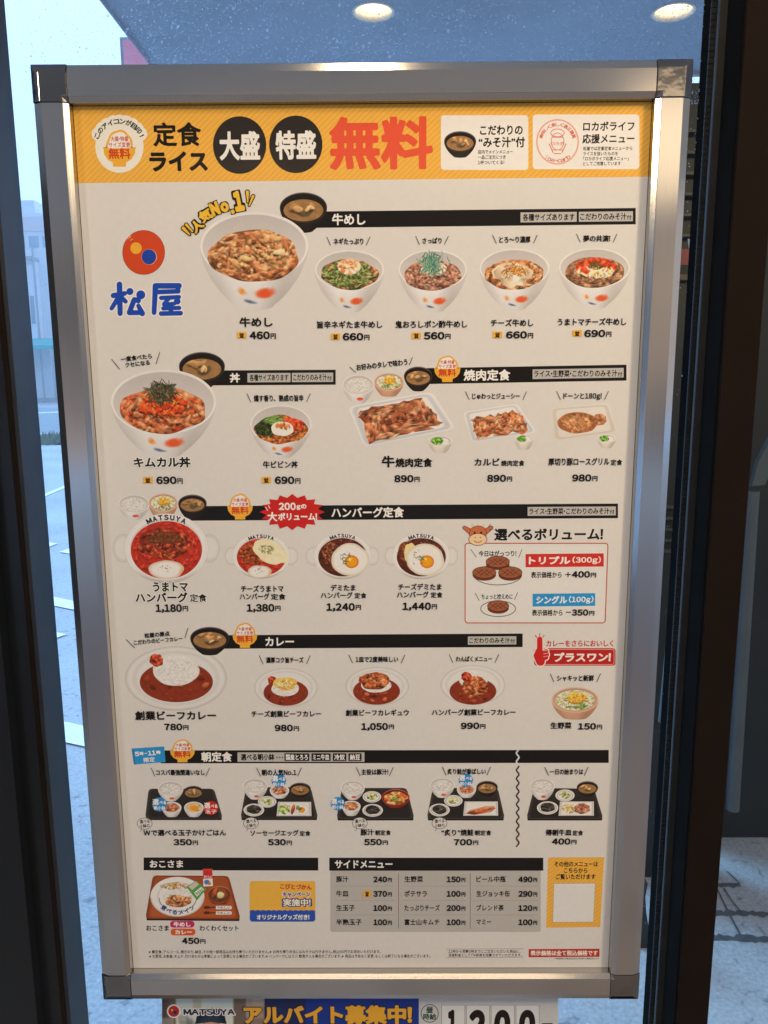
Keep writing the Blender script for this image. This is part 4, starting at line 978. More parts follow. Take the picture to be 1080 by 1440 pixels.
# grilled meat plates
def plate(label, quad, L, col=(226, 220, 216), edge=(190, 184, 182), r=.10):
    q = np.array(quad, float); c = q.mean(0); pts = []
    for k in range(4):
        p, a_, b_ = q[k], q[k - 1], q[(k + 1) % 4]
        for t_ in (1, .66, .33, 0): pts.append(p + (a_ - p) * r * t_ * t_ + (b_ - p) * r * (1 - t_) ** 2)
    pts = np.array(pts)
    def cf(x, y, rr): return mixc(col, edge, np.clip(sstep(.80, .86, rr) * sstep(.97, .9, rr) * .8 + .25 * sstep(.4, 1, rr) * (y > c[1]) + .12 * (x < c[0]), 0, 1))
    o = polar('dish_picture', po, c[0], c[1], pts, cf, L, 26)
    if label: o['label'] = label
    return o
def quad_pts(q, seed, amp=1.6, n=14):
    g = np.random.default_rng(seed); q = np.array(q, float); out = []
    for k in range(4):
        for i in range(n): out.append(q[k] + (q[(k + 1) % 4] - q[k]) * i / n + g.normal(size=2) * amp)
    out = np.array(out); c = q.mean(0); return out[np.argsort(np.arctan2(out[:, 1] - c[1], out[:, 0] - c[0]))]
def grill(parent, q, seed, cols, L, n, ra, rb):
    q = np.array(q, float); c = q.mean(0); ext = np.abs(q - c).max(0)
    def f(cv): cv.flakes(c[0], c[1], ext[0], ext[1], int(n * 1.4), ra, rb, cols, .2, .45, .42, (-1.2, 1.4), .9, square=True); cv.flakes(c[0], c[1], ext[0], ext[1], n // 2, (ra[0] * .5, ra[1] * .5), (rb[0] * .4, rb[1] * .4), cols, .14, .35, .5, sort=False, square=True); cv.specks(c[0], c[1], ext[0], ext[1], n // 3, (226, 180, 140), (.3, .6))
    food('grilled_meat', parent, c[0], c[1], ext[0], ext[1], cols[-1], seed, f, L, pts=quad_pts(q, seed))
YAKI = [(156, 88, 56), (178, 108, 72), (136, 72, 44), (198, 136, 98), (120, 60, 36)]
def sauce(cx, cy, rx, ry, bot, L, seed):
    o = bowl(None, cx, cy, rx, ry, bot, rx * .5, L, marks=False, name='sauce_bowl_picture', outer=(222, 208, 190))
    food('leek_relish', o, cx - rx * .25, cy, rx * .5, ry * .72, (92, 142, 46), seed, lambda c: c.flakes(cx - rx * .25, cy, rx * .5, ry * .7, 30, (1, 2), (.8, 1.4), [(110, 164, 58), (70, 120, 36), (150, 186, 90)], 0, .3, .3), L + 1.8, .08)
    food('grated_radish', o, cx + rx * .35, cy + ry * .12, rx * .38, ry * .6, (230, 222, 208), seed + 1, lambda c: None, L + 1.7, .05)
rice_bowl(504, 541, 22.5, 14, 567.5, 2.2, 41); salad_bowl(546.8, 537, 21, 12.5, 558, 2.4, 42); miso(588, 529, 20, 13.5, 550.5, 3, 43)
d = plate('wide white plate of grilled beef slices', [(489, 572), (607, 550.5), (641, 603), (512, 629)], 5)
grill(d, [(504, 577), (592, 559.5), (623, 598), (520, 624)], 44, YAKI, 7, 170, (6, 13), (3, 6)); sauce(619, 620, 16.5, 7.5, 637.5, 9, 45)
d = plate('white plate of grilled short rib pieces', [(651, 579.5), (727, 567.5), (755, 608), (663, 622.5)], 5)
grill(d, [(662, 589), (729, 577.5), (744, 607), (670, 616.5)], 46, [(176, 98, 60), (196, 120, 78), (150, 74, 44), (210, 146, 104)], 7, 130, (3, 6.5), (1.8, 3.6)); sauce(737, 617, 13, 6, 632.5, 9, 47)
d = plate('pale plate with one thick grilled pork steak', [(773.5, 573.5), (856, 567), (869, 608), (779, 620.5)], 5, (216, 204, 192), (198, 182, 168))
food('pork_steak', d, 812, 594.5, 28, 15, (188, 128, 82), 48, lambda c: (c.flakes(812, 594, 27, 14, 34, (5, 9), (3, 5), [(200, 142, 94), (206, 150, 104), (190, 128, 82)], 0, 0, .08), c.flakes(812, 594, 27, 14, 60, (1, 4), (.5, 1.4), [(168, 104, 62), (176, 112, 70), (150, 88, 52)], 0, 0, .05), [c.flakes(812 + 26 * math.cos(q), 594.5 + 13 * math.sin(q), 3, 2, 6, (2, 4), (1, 2), [(150, 84, 46), (164, 98, 56)], 0, 0, .05) for q in np.arange(0, 6.3, .35)]), 7, .03, amp=.1)
food('pork_steak_end', d, 843, 590, 10, 8, (180, 118, 76), 49, lambda c: c.flakes(843, 590, 9, 7, 20, (2, 4), (1, 2), [(198, 140, 96), (150, 90, 54)], 0, .2, .2), 7.5, .05); sauce(853, 616.5, 13, 6, 630.5, 9, 50)

# hamburg steaks in round handled dishes
def gratin(label, cx, cy, rx, ry, L, soup, seed, lw):
    a_ = Acc()
    for s in (-1, 1): polar('', None, cx + s * rx * 1.08, cy, ell_pts(cx + s * rx * 1.02, cy, rx * .26, ry * .42, 30), lambda x, y, r: mixc((196, 185, 175), (212, 203, 194), sstep(1, .6, r)), L - .6, acc=a_)
    def cf(x, y, r): return mixc((230, 222, 214), (160, 146, 136), np.clip(sstep(.5, 1, (y - cy) / ry) * .55 * sstep(.85, 1, r) + .5 * sstep(.975, 1, r) + .2 * sstep(.88, .93, r) * sstep(1, .95, r) + .35 * sstep(.90, .84, r), 0, 1))
    polar('', None, cx, cy, ell_pts(cx, cy, rx, ry, 80), cf, L, acc=a_)
    o = a_.build('dish_picture', po); o['label'] = label
    c = Canvas(cx, cy, rx, ry, soup, seed, amp=.14)
    c.flakes(cx, cy, rx * .8, ry * .8, int(rx * 3), (1.5, 4), (.8, 2), [np.array(soup) * 1.15, np.array(soup) * .85, np.array(soup) * 1.3], .1, .25, .3); c.specks(cx, cy, rx * .75, ry * .75, int(rx * 1.5), (240, 170, 140), (.3, .6))
    so = polar('sauce', o, cx, cy + ry * .05, ell_pts(cx, cy + ry * .05, rx * .85, ry * .83, 72), c, L + 1)
    a_ = Acc(); arcT(a_, 'MATSUYA', cx, cy + ry * .24, rx * .98, -lw * .92, lw * .92, rx * .15, (52, 44, 50), L + 2, .06, ry=ry * 1.13); a_.build('rim_lettering', o)
    return o
def f_patty(cx, cy, rx, ry, cols):
    return lambda c: (c.flakes(cx, cy, rx, ry, 130, (rx * .08, rx * .2), (ry * .06, ry * .14), cols, .12, .5, .45, bend=.8))
def patty(o, cx, cy, rx, ry, cols, seed, L): return food('hamburg_steak', o, cx, cy, rx, ry, cols[0], seed, f_patty(cx, cy, rx, ry, cols), L, .05)
def fried_egg(o, cx, cy, rx, ry, yx, yy, yr, seed, L):
    def wf(x, y, r): return mixc((236, 228, 214), (206, 192, 170), sstep(.72, 1.0, r))
    polar('fried_egg', o, cx, cy, wob(cx, cy, rx, ry, .022, seed), wf, L)
    def yf(x, y, r): return mixc(mixc((240, 150, 24), (204, 104, 16), sstep(.6, 1, r)), (252, 214, 130), sstep(.35, .05, np.hypot((x - yx + yr * .25) / yr, (y - yy + yr * .35) / yr)))
    polar('egg_yolk', o, yx, yy, ell_pts(yx, yy, yr, yr * .92, 40), yf, L + .6)
    strands('herb_flecks', o, 26, lambda g: (yx - yr * 1.0 + g.normal() * yr * .5, yy - yr * .6 + g.normal() * yr * .38, .6 + g.normal() * .7, g.uniform(2, 5)), [(104, 120, 54), (140, 148, 80), (84, 98, 44)], .6, L + .8, seed + 1)
def soft_egg(o, cx, cy, rx, ry, seed, L):
    def wf(x, y, r): return mixc(mixc((240, 230, 218), (206, 180, 160), sstep(.6, 1, r)), (216, 150, 90), sstep(.55, .95, (x - cx) / rx) * sstep(-.5, .3, (y - cy) / ry) * .7)
    polar('soft_egg', o, cx, cy, wob(cx, cy, rx, ry, .025, seed), wf, L)
    a_ = Acc(); g = np.random.default_rng(seed)
    for k in range(16): x, y = cx - rx * .05 + g.normal() * rx * .18, cy - ry * .25 + g.normal() * ry * .22; line(a_, x, y, x + g.normal() * 1.2, y + g.normal() * .8, .7, (92, 84, 60), L + .6 + .02 * k)
    a_.build('herb_flecks', o)
rice_bowl(188.5, 708.5, 22, 13, 731, 2.2, 51); salad_bowl(229.5, 707, 20.5, 13, 731, 2.4, 52); miso(270.6, 708, 20, 12.5, 731, 3, 53)
TOM = (178, 48, 30); DEM = (84, 36, 22)
d = gratin('large round white dish of red tomato hamburg steak with soft egg', 234, 771, 59, 49, 5, TOM, 54, 27)
patty(d, 231, 764, 37, 22, [(130, 44, 24), (160, 62, 34), (104, 36, 20), (184, 86, 50)], 55, 7); food('herb_flecks', d, 232, 757, 28, 8, (120, 50, 28), 56, lambda c: c.flakes(232, 757, 27, 7, 90, (1, 2.4), (.6, 1.2), [(70, 62, 28), (96, 84, 40), (140, 60, 34)], 0, .2, .2), 8, .12); soft_egg(d, 234, 801, 25, 13, 57, 8)
d = gratin('round white dish of tomato hamburg steak with cheese sauce and soft egg', 367.5, 782, 40.5, 31.5, 5, TOM, 58, 25)
patty(d, 356, 779, 20, 15, [(140, 60, 30), (170, 84, 44), (112, 46, 24)], 59, 7)
food('cheese_sauce', d, 380, 776, 25, 17, (232, 208, 168), 60, lambda c: c.flakes(374, 773, 11, 6, 34, (1, 2.6), (.5, .8), [(110, 122, 50), (150, 150, 84)], 0, .1, .1), 8, .07, amp=.05, pts=wob(380, 776, 27, 15, .06, 60, rot=.45)); soft_egg(d, 365, 804, 17, 9, 61, 9)
BRN = [(112, 54, 30), (140, 76, 44), (88, 42, 24), (160, 96, 60)]
d = gratin('round white dish of brown sauce hamburg steak with a fried egg', 482, 782, 40.5, 32.5, 5, DEM, 62, 25)
patty(d, 466, 778, 13, 16, BRN, 63, 7); fried_egg(d, 492.5, 787, 26.5, 23, 494.5, 790, 9.8, 64, 8)
d = gratin('round white dish of brown sauce hamburg steak with cheese and fried egg', 592.5, 782, 40.5, 32.5, 5, DEM, 65, 25)
patty(d, 573, 776, 13, 15, BRN, 66, 7); food('cheese_sauce', d, 578, 778, 10, 14, (232, 200, 140), 67, lambda c: None, 7.6, .07, amp=.05); fried_egg(d, 598, 787, 26.5, 23, 600.5, 790, 9.8, 68, 8)

# curries
CUR = (132, 48, 26)
def curry(label, cx, cy, rx, ry, kx, ky, krx, kry, seed, L=5):
    def cf(x, y, r): return mixc((214, 205, 196), (190, 179, 169), np.clip(sstep(.9, .985, r) * sstep(1.0, .985, r) + .45 * sstep(.72, .80, r) * sstep(.88, .80, r) + .25 * sstep(.3, 1, (y - cy) / ry) * sstep(.8, 1, r), 0, 1))
    o = polar('dish_picture', po, cx, cy, ell_pts(cx, cy, rx, ry, 80), cf, L); o['label'] = label
    c = Canvas(kx, ky, krx, kry, CUR, seed, amp=.1); c.flakes(kx, ky, krx * .85, kry * .8, 14, (krx * .06, krx * .12), (krx * .04, krx * .08), [(156, 66, 36), (110, 38, 22), (176, 88, 52)], 0, .15, .4); c.specks(kx, ky, krx * .9, kry * .85, 20, (214, 130, 90), (.3, .6))
    polar('curry_sauce', o, kx, ky, ell_pts(kx, ky, krx, kry, 72), c, L + 1)
    return o
def rice_mound(o, cx, cy, rx, ry, seed, L, col=(222, 212, 201)):
    food('rice', o, cx, cy, rx, ry, col, seed, lambda c: c.specks(cx, cy, rx, ry, int(rx * 18), (228, 219, 208), (.6, 1.2), .03), L, .018, amp=.04)
def pickle(o, cx, cy, r, seed, L): food('red_pickles', o, cx, cy, r, r * .95, (166, 54, 30), seed, lambda c: c.flakes(cx, cy, r, r, 22, (r * .2, r * .4), (r * .15, r * .3), [(186, 66, 36), (206, 90, 54), (140, 40, 24)], 0, .4, .4), L, .06)
MEAT = [(158, 76, 40), (186, 104, 60), (130, 58, 30), (204, 130, 84)]
d = curry('large white plate of dark beef curry with a mound of rice', 247.5, 954, 73, 46, 248, 959, 51.5, 28.5, 71)
rice_mound(d, 247.5, 943, 33, 21, 72, 7); pickle(d, 220, 928.5, 9.5, 73, 7.5)
miso(295, 897.5, 27.5, 16, 921.5, 9, 74)
d = curry('white curry plate with melted cheese over the rice', 402, 967, 45.5, 28, 402, 974, 31.5, 18.5, 75)
rice_mound(d, 401, 968, 19.5, 11, 76, 7); food('melted_cheese', d, 401, 961.5, 17, 9, (232, 178, 84), 77, lambda c: c.flakes(401, 961, 13, 6, 40, (2.5, 5), (.6, 1), [(246, 204, 120), (226, 160, 60), (244, 220, 160)], 0, .2, .2), 8, .05, amp=.07); pickle(d, 382.5, 956.5, 6, 78, 7.5)
d = curry('white curry plate with stewed beef over the rice', 530.5, 965, 45.5, 27.5, 529.5, 972, 33, 19, 79)
rice_mound(d, 529, 963.5, 21, 10.5, 80, 7); food('stewed_beef', d, 527.5, 957.5, 20, 12.5, (150, 76, 42), 81, lambda c: c.flakes(527, 957, 19, 12, 100, (2, 4.6), (1.3, 2.8), MEAT, .1, .45, .45), 8, .06); pickle(d, 510, 956, 5.5, 82, 7.5)
d = curry('white curry plate with a hamburg steak over the rice', 665, 963, 46.5, 28, 665, 972, 33, 19, 83)
rice_mound(d, 666, 956, 20.5, 11, 84, 7, (222, 208, 196)); patty(d, 667.5, 966, 19, 15, MEAT, 85, 8); pickle(d, 656, 952, 7.5, 86, 8.5)
salad_bowl(808.7, 984, 33, 18, 1012, 5, 87, label='beige bowl of raw vegetable salad with carrot shreds')

# breakfast trays
def tray(label, q, L=5, col=(40, 33, 30), edge=(66, 56, 50)):
    q = np.array(q, float); c = q.mean(0); pts = []
    for k in range(4):
        p, a_, b_ = q[k], q[k - 1], q[(k + 1) % 4]
        for t_ in (1, .5, 0): pts.append(p + (a_ - p) / np.linalg.norm(a_ - p) * 5 * t_ * t_ + (b_ - p) / np.linalg.norm(b_ - p) * 5 * (1 - t_) ** 2)
    def cf(x, y, r): return mixc(col, edge, np.clip(sstep(.90, .95, r) * .9 + .35 * sstep(.4, -1, (y - c[1]) / 20) * (r < .9), 0, 1))
    o = polar('dish_picture', po, c[0], c[1], np.array(pts), cf, L, 24); o['label'] = label
    b_ = Acc(); poly(b_, [q[3] + (1.5, -1), q[2] + (-1.5, -1), q[2] + (-2, 2.2), q[3] + (2, 2.2)], (28, 23, 21), L - .3); b_.build('tray_edge', o)
    return o
def small_dish(o, cx, cy, rx, ry, name, base, cols, seed, L, n=40, deep=0, fl=(1.6, 3.2), k=.72):
    if deep: w = bowl(None, cx, cy, rx, ry, cy + deep, rx * .5, L, marks=False, name='bowl_picture', parent=o); LL = L + 1.8
    else:
        w = polar('saucer', o, cx, cy, ell_pts(cx, cy, rx, ry, 44), lambda x, y, r: mixc((226, 217, 209), (176, 164, 155), np.clip(sstep(.7, .8, r) * sstep(.92, .8, r) + .5 * sstep(.9, 1, r) * (y > cy), 0, 1)), L); LL = L + .6
    polar(name, o, cx, cy, wob(cx, cy - (.0 if deep else ry * .08), rx * k, ry * k, .05, seed), Canvas(cx, cy, rx, ry, base, seed, amp=.12).flakes(cx, cy, rx * k, ry * k, n, fl, (fl[0] * .5, fl[1] * .5), cols, .1, .4, .4), LL)
NATTO = [(178, 96, 58), (156, 78, 46), (204, 130, 88), (214, 160, 120)]; PICK = [(214, 206, 150), (186, 190, 110), (110, 120, 60), (226, 214, 170)]; NORI = [(44, 38, 34), (62, 54, 48), (30, 26, 24), (84, 74, 64)]
def natto(o, cx, cy, rx, deep, seed): small_dish(o, cx, cy, rx, rx * .6, 'natto', (150, 82, 50), NATTO, seed, 8, 50, deep)
def pickles(o, cx, cy, rx, seed): small_dish(o, cx, cy, rx, rx * .62, 'pickled_greens', (190, 186, 120), PICK, seed, 7.5, 34, k=.6)
def nori(o, cx, cy, rx, seed):
    small_dish(o, cx, cy, rx, rx * .62, 'seaweed', (44, 38, 34), NORI, seed, 8.5, 40, fl=(2.5, 6), k=.7)
def egg_bowl(o, cx, cy, rx, deep, seed): small_dish(o, cx, cy, rx, rx * .6, 'raw_egg', (228, 178, 110), [(236, 190, 120)], seed, 8, 6, deep); ys = Acc(); ell(ys, cx + 1, cy + 1, rx * .46, rx * .28, (232, 142, 34), 11); ys.build('egg_yolk', o)
def rect_plate(o, q, L):
    q = np.array(q, float); c = q.mean(0)
    return polar('side_plate', o, c[0], c[1], quad_pts(q, 1, 0.0, 6), lambda x, y, r: mixc((226, 218, 211), (186, 175, 166), sstep(.84, .9, r) * sstep(.98, .92, r)), L, 14)
d = tray('black tray with rice, miso soup, natto and a raw egg', [(209, 1109), (301, 1109), (313.5, 1151), (204, 1151)])
miso(272, 1113.5, 14, 8.5, 1124.5, 7, 101, d); rice_bowl(240, 1109, 18, 10.5, 1127, 7.5, 102, d); natto(d, 241.5, 1135.5, 13.7, 13.5, 103); egg_bowl(d, 272.7, 1135.5, 13.7, 13.5, 104)
d = tray('black tray with a plate of sausage, lettuce and egg', [(346, 1107), (437, 1107), (447.5, 1151), (338, 1151)])
miso(422, 1109.5, 15, 9, 1121.5, 7, 105, d); rice_bowl(359, 1105, 17.5, 10.5, 1124.5, 7.5, 106, d); natto(d, 393, 1111.5, 13.6, 11.5, 107); pickles(d, 375.7, 1127.5, 13, 108); nori(d, 357, 1139, 14.5, 109)
w = rect_plate(d, [(391, 1127.5), (437.5, 1127.5), (438, 1147.5), (389, 1147.5)], 8)
food('salad', d, 400, 1138, 8.5, 7, (150, 176, 84), 110, lambda c: c.flakes(400, 1138, 8, 7, 30, (2, 4), (1, 2), [(164, 190, 96), (120, 156, 60), (200, 212, 150), (226, 150, 130)], 0, .3, .3), 9, .1)
food('sausage', d, 412, 1138, 6, 6, (186, 88, 50), 111, lambda c: c.flakes(412, 1138, 5, 5, 6, (5, 7), (1.4, 1.8), [(196, 96, 56), (170, 74, 42)], 0, .4, .5, (1.7, 2.1), .2), 9.2, .12, pts=wob(412, 1138, 2.6, 7.4, .05, 111, rot=.25))
fried_egg(d, 425, 1138.5, 10, 7.5, 424.5, 1139, 4.2, 112, 9)
d = tray('black tray with a red bowl of pork soup', [(481, 1108), (572, 1108), (583, 1151.5), (473, 1151.5)])
o2 = bowl(None, 556.5, 1121.5, 19.5, 12, 1136, 9, 7, (150, 34, 26), (104, 24, 20), (96, 26, 20), (176, 50, 36), False, 'pork_soup_picture', d)
food('soup', o2, 556.5, 1122.5, 16.5, 9.4, (196, 116, 52), 113, lambda c: (c.flakes(556.5, 1122.5, 16, 9, 60, (2, 4), (1.2, 2.2), [(214, 134, 64), (226, 170, 110), (176, 84, 40), (200, 90, 50)], 0, .3, .4), c.flakes(555, 1124, 5, 3.4, 26, (1, 2), (.6, 1), [(110, 146, 56), (140, 170, 80)], 0, .3, .3)), 8.8, .03)
rice_bowl(496, 1107.5, 17, 10, 1125, 7.5, 114, d); natto(d, 494, 1133.5, 13, 14, 115); pickles(d, 523, 1120.5, 13, 116); nori(d, 524, 1139.5, 14.5, 117)
d = tray('black tray with a plate of grilled salmon', [(608.5, 1108), (700, 1108), (710, 1151.5), (600, 1151.5)])
miso(685, 1107, 15, 9, 1120, 7, 118, d); rice_bowl(622, 1103.5, 17.5, 10, 1122, 7.5, 119, d); natto(d, 656, 1110, 13.5, 12, 120); pickles(d, 637.5, 1126, 13, 121); nori(d, 618, 1139, 14.5, 122)
rect_plate(d, [(653.5, 1127), (700, 1127), (700.5, 1147), (651.5, 1147)], 8)
food('grilled_salmon', d, 676, 1138, 19, 6, (206, 110, 66), 123, lambda c: c.flakes(676, 1138, 20, 6, 34, (4, 8), (.8, 1.4), [(218, 126, 80), (196, 92, 54), (228, 150, 110)], 0, .25, .3, (-.5, -.1)), 9, pts=np.array([(655, 1144), (661, 1139), (670, 1137), (682, 1134), (694, 1133), (697, 1137), (690, 1142), (678, 1144), (666, 1146)]))
food('grated_radish', d, 662, 1133, 4.6, 3.6, (226, 216, 200), 124, lambda c: None, 9.2, .05)
d = tray('black tray with a plate of beef and onion', [(751, 1108), (835.5, 1109), (848.5, 1151.5), (740, 1151.5)])
miso(826, 1107.5, 15, 9, 1120, 7, 125, d); rice_bowl(762.6, 1105, 17.5, 10.5, 1125, 7.5, 126, d); pickles(d, 794.5, 1118.5, 13.5, 127); nori(d, 770, 1136, 15, 128)
rect_plate(d, [(787.5, 1127), (835, 1127), (835, 1147), (785.5, 1147)], 8)
food('stewed_onion', d, 800, 1137, 10, 7, (214, 178, 120), 129, lambda c: c.flakes(800, 1137, 10, 7, 40, (2, 4), (.8, 1.6), [(226, 194, 140), (206, 164, 100), (234, 212, 170)], 0, .3, .3), 9, .07)
food('stewed_beef', d, 818.5, 1137, 11, 7.5, (150, 90, 66), 130, lambda c: c.flakes(818, 1137, 11, 7, 60, (2, 4), (1, 2), [(166, 104, 76), (190, 132, 102), (130, 76, 56)], .1, .4, .4), 9.2, .07)

# children's set
q = [(215, 1231), (321.5, 1231.7), (338.5, 1293), (204.4, 1292)]
d = tray('orange tray with a round white plate, red cup and milk carton', q, 4, (172, 84, 40), (128, 56, 28))
polar('plate', d, 249.5, 1261, ell_pts(249.5, 1261, 38, 28, 64), lambda x, y, r: mixc((228, 220, 213), (180, 168, 160), np.clip(sstep(.9, 1, r) * .8 * (y > 1262) + .5 * sstep(.66, .72, r) * sstep(.8, .72, r), 0, 1)), 6)
b_ = Acc()
for k in range(60):
    an = math.pi * (0.0 + k / 59.0) ; ell(b_, 250 + 26 * math.cos(an), 1263 + 19 * math.sin(an), .5, .5, K, 6.6)
arcT(b_, '選べるメイン', 250, 1252, 32, 218, 142, 7.4, (40, 60, 120), 7, .035, flip=True, ry=31); b_.build('lettering', d)
food('potato_snacks', d, 248, 1246, 22, 5.5, (196, 170, 140), 131, lambda c: c.flakes(248, 1246, 22, 5, 60, (1.6, 3.4), (1, 2), [(206, 176, 120), (176, 130, 130), (214, 200, 180), (200, 150, 60)], 0, .3, .3), 6.8, .08)
rice_mound(d, 250.5, 1262, 22, 12.5, 132, 7)
food('curry_sauce', d, 250.5, 1267, 18, 9, (160, 100, 60), 133, lambda c: c.flakes(250, 1267, 18, 9, 60, (2, 4.4), (1.2, 2.4), BEEF, .1, .4, .4), 8, .06)
b_ = Acc(); poly(b_, [(262, 1247), (276, 1238.5), (290, 1250), (277, 1266)], (84, 148, 62), 9); poly(b_, [(265, 1246.5), (275.5, 1239.5), (280, 1243.5), (270, 1251.5)], (200, 180, 170), 9.3); poly(b_, [(273, 1255), (283, 1247), (287, 1251), (277, 1261)], (220, 226, 214), 9.3); T(b_, '3331', 274, 287, 1254, (60, 120, 60), 9.6, .04, ink_h=4, rot=36); b_.build('snack_packet', d)
b_ = Acc(); poly(b_, [(285.5, 1224), (298.5, 1224), (299.5, 1246), (286, 1246.5)], (224, 214, 206), 9); poly(b_, [(285.5, 1224), (298.5, 1224), (299, 1235), (285.8, 1235.5)], (196, 40, 34), 9.3); poly(b_, [(285, 1221.5), (299, 1221.5), (298.5, 1224), (285.5, 1224)], (206, 60, 50), 9.2); T(b_, 'おいしい', 287, 298, 1232.5, (230, 220, 210), 9.6, .04, h=4); ell(b_, 291, 1240.5, 4, 3.4, (80, 110, 160), 9.5); ell(b_, 294.5, 1242.5, 2.4, 2, (190, 120, 70), 9.6); b_.build('milk_carton', d)
o2 = bowl(None, 308.6, 1258, 17, 12, 1272, 9, 7, (140, 66, 34), (96, 42, 22), (110, 52, 28), (166, 84, 46), False, 'red_cup', d)
food('potato_and_sausage', o2, 308.6, 1257, 11, 9, (150, 74, 36), 134, lambda c: (c.stamp(310, 1259, 5.5, 5, 0, (226, 196, 140)), c.stamp(303, 1252, 2.6, 9, .2, (206, 96, 40))), 9, .05)
b_ = Acc()
for x0, y0, x1, y1, ww in ((288, 1276, 325, 1276.6, 2.0), (288, 1283.5, 325, 1284.4, 2.0)):
    rrect(b_, 303, 326, y0 - 2.2, y0 + 2.6, 2, (226, 216, 208), 7.4); line(b_, x0, y0, 304, y0, 1.6, (90, 44, 24), 7.6); ell(b_, x0 + 3, y0, 4.6, 2.2, (86, 42, 24), 7.7); T(b_, 'うれしい', 305.5, 324, y0 + .2, (110, 70, 50), 7.8, .03, h=3.8)
b_.build('spoon_and_fork', d)

# ---- captions: slogan (with slanting ticks), dish name, size tag and price
def ticks(a, l, r, L=30):
    for p in (l, r):
        if p: line(a, *p, 0.9, (70, 62, 56), L)
def slogan(items, l=None, r=None, rot=0):
    a = Acc()
    for s, x0, x1, y, h in items: T(a, s, x0, x1, y, K, 30, 0.030, h=h, rot=rot)
    ticks(a, l, r); return a.build('slogan', po)
def tk(x0, x1, yc, hh=6.0, dx=5.5): return (x0, yc - hh, x0 + dx, yc + hh), (x1, yc - hh, x1 - dx, yc + hh)
def S(s, x0, x1, y, h=9.5, g=9.5):
    l, r = tk(x0 - g, x1 + g, y - .6); return slogan([(s, x0, x1, y, h)], l, r)
S('ネギたっぷり', 469, 511, 339.6); S('さっぱり', 594, 621, 338.6, 9); S('とろ〜り濃厚', 702, 746, 337); S('夢の共演!', 820, 858, 335.5)
slogan([('一度食べたら', 170, 214, 503, 7.6), ('クセになる', 176, 211, 511.5, 7.6)], (157, 505, 169, 519.5), (225, 495, 219.5, 512), 6)
S('燻す香り､熟成の旨辛', 357, 427, 560, 9.6); slogan([('お好みのタレで味わう', 501, 573, 513, 9.5)], (492, 516, 500.5, 524), (580, 502.5, 575.5, 513.5), 6)
S('じゅわっとジューシー', 664, 731, 557, 9); S('ドーンと180g!', 792, 846, 556.6, 9.5)
slogan([('松屋の原点', 203, 239, 892.2, 7.2), ('こだわりのビーフカレー', 188, 257, 900.6, 7.2)], (177.5, 899, 190, 911), (264.5, 883, 260, 897), 5)
S('濃厚コク旨チーズ', 374, 427, 928, 8.6); S('1皿で2度美味しい', 500, 560, 927, 8.6); S('わんぱくメニュー', 641, 692, 926.4, 8.2); S('シャキッと新鮮', 783, 835, 953.4, 9)
S('コスパ最強間違いなし', 219.6, 288, 1086, 8.4, 7); S('朝の人気No.1', 368, 417, 1086, 9, 7); S('主役は豚汁!', 508, 546, 1085.3, 8.4, 7); S('炙り鮭が香ばしい', 629, 683, 1084.6, 8.4, 7); S('一日の始まりは', 773, 820, 1085, 8.4, 7)
def name(items, halo=False):
    a = Acc()
    for s, x0, x1, y, h in items:
        if halo: T(a, s, x0 - 1.2, x1 + 1.2, y, (222, 213, 204), 28, 0.11, ink_h=h + 2.4)
        T(a, s, x0, x1, y, K, 30, 0.022 if s in ('定食', '朝定食', '焼肉定食') and h < 12 else 0.036 if h > 11 else 0.03, ink_h=h)
    return a.build('dish_name', po)
name([('牛めし', 337, 383.5, 453, 13.8)]); name([('旨辛ネギたま牛めし', 446, 537.6, 456.5, 10.6)]); name([('鬼おろしポン酢牛めし', 555.7, 657, 456, 10.6)]); name([('チーズ牛めし', 690, 750, 454, 10.4)]); name([('うまトマチーズ牛めし', 784, 880.5, 452.6, 10.6)])
name([('キムカル丼', 188, 268, 650, 15)], True); name([('牛ビビン丼', 370, 419, 653.2, 10.2)])
name([('牛', 537, 555, 649, 16.5), ('焼肉定食', 556, 608, 650.4, 13)]); name([('カルビ', 667, 702.5, 649.6, 10.5), ('焼肉定食', 704.5, 737.5, 651.2, 8.4)]); name([('厚切り豚ロースグリル', 771, 857, 649.2, 10.8), ('定食', 858.5, 875, 650.2, 8.4)])
name([('うまトマ', 215, 264.5, 825, 13.5), ('ハンバーグ', 190.6, 264, 840, 14), ('定食', 267, 291, 840.6, 11.5)], True); name([('チーズうまトマ', 339, 399, 827.6, 9.4), ('ハンバーグ', 337, 379, 838.6, 9.4), ('定食', 381, 402, 839, 8.6)])
name([('デミたま', 465, 500, 826.2, 9.2), ('ハンバーグ', 451, 496, 837, 9.2), ('定食', 498.5, 515.5, 837.4, 8.2)]); name([('チーズデミたま', 560, 621, 825, 9.2), ('ハンバーグ', 558, 603, 836, 9.2), ('定食', 605.5, 622.5, 836.4, 8.2)])
name([('創業ビーフカレー', 190, 304, 1006, 13)]); name([('チーズ創業ビーフカレー', 353.6, 451.6, 1003.6, 9.2)]); name([('創業ビーフカレギュウ', 486, 575, 1002, 9.2)]); name([('ハンバーグ創業ビーフカレー', 607, 725, 1001.4, 9.2)]); name([('生野菜', 774, 803.6, 1020, 9.4)])
name([('Wで選べる玉子かけごはん', 202, 318, 1170.6, 9)]); name([('ソーセージエッグ', 352, 420, 1171, 8.6), ('定食', 421.5, 436.7, 1171.6, 7.6)]); name([('豚汁', 507, 526, 1170, 9.2), ('朝定食', 527.5, 549.8, 1170.6, 7.6)]); name([('“炙り”焼鮭', 620.6, 665.8, 1170.4, 9.2), ('朝定食', 667.5, 691, 1170.8, 7.6)]); name([('得朝牛皿', 767, 803.6, 1170.4, 9), ('定食', 805, 820, 1171, 7.6)])
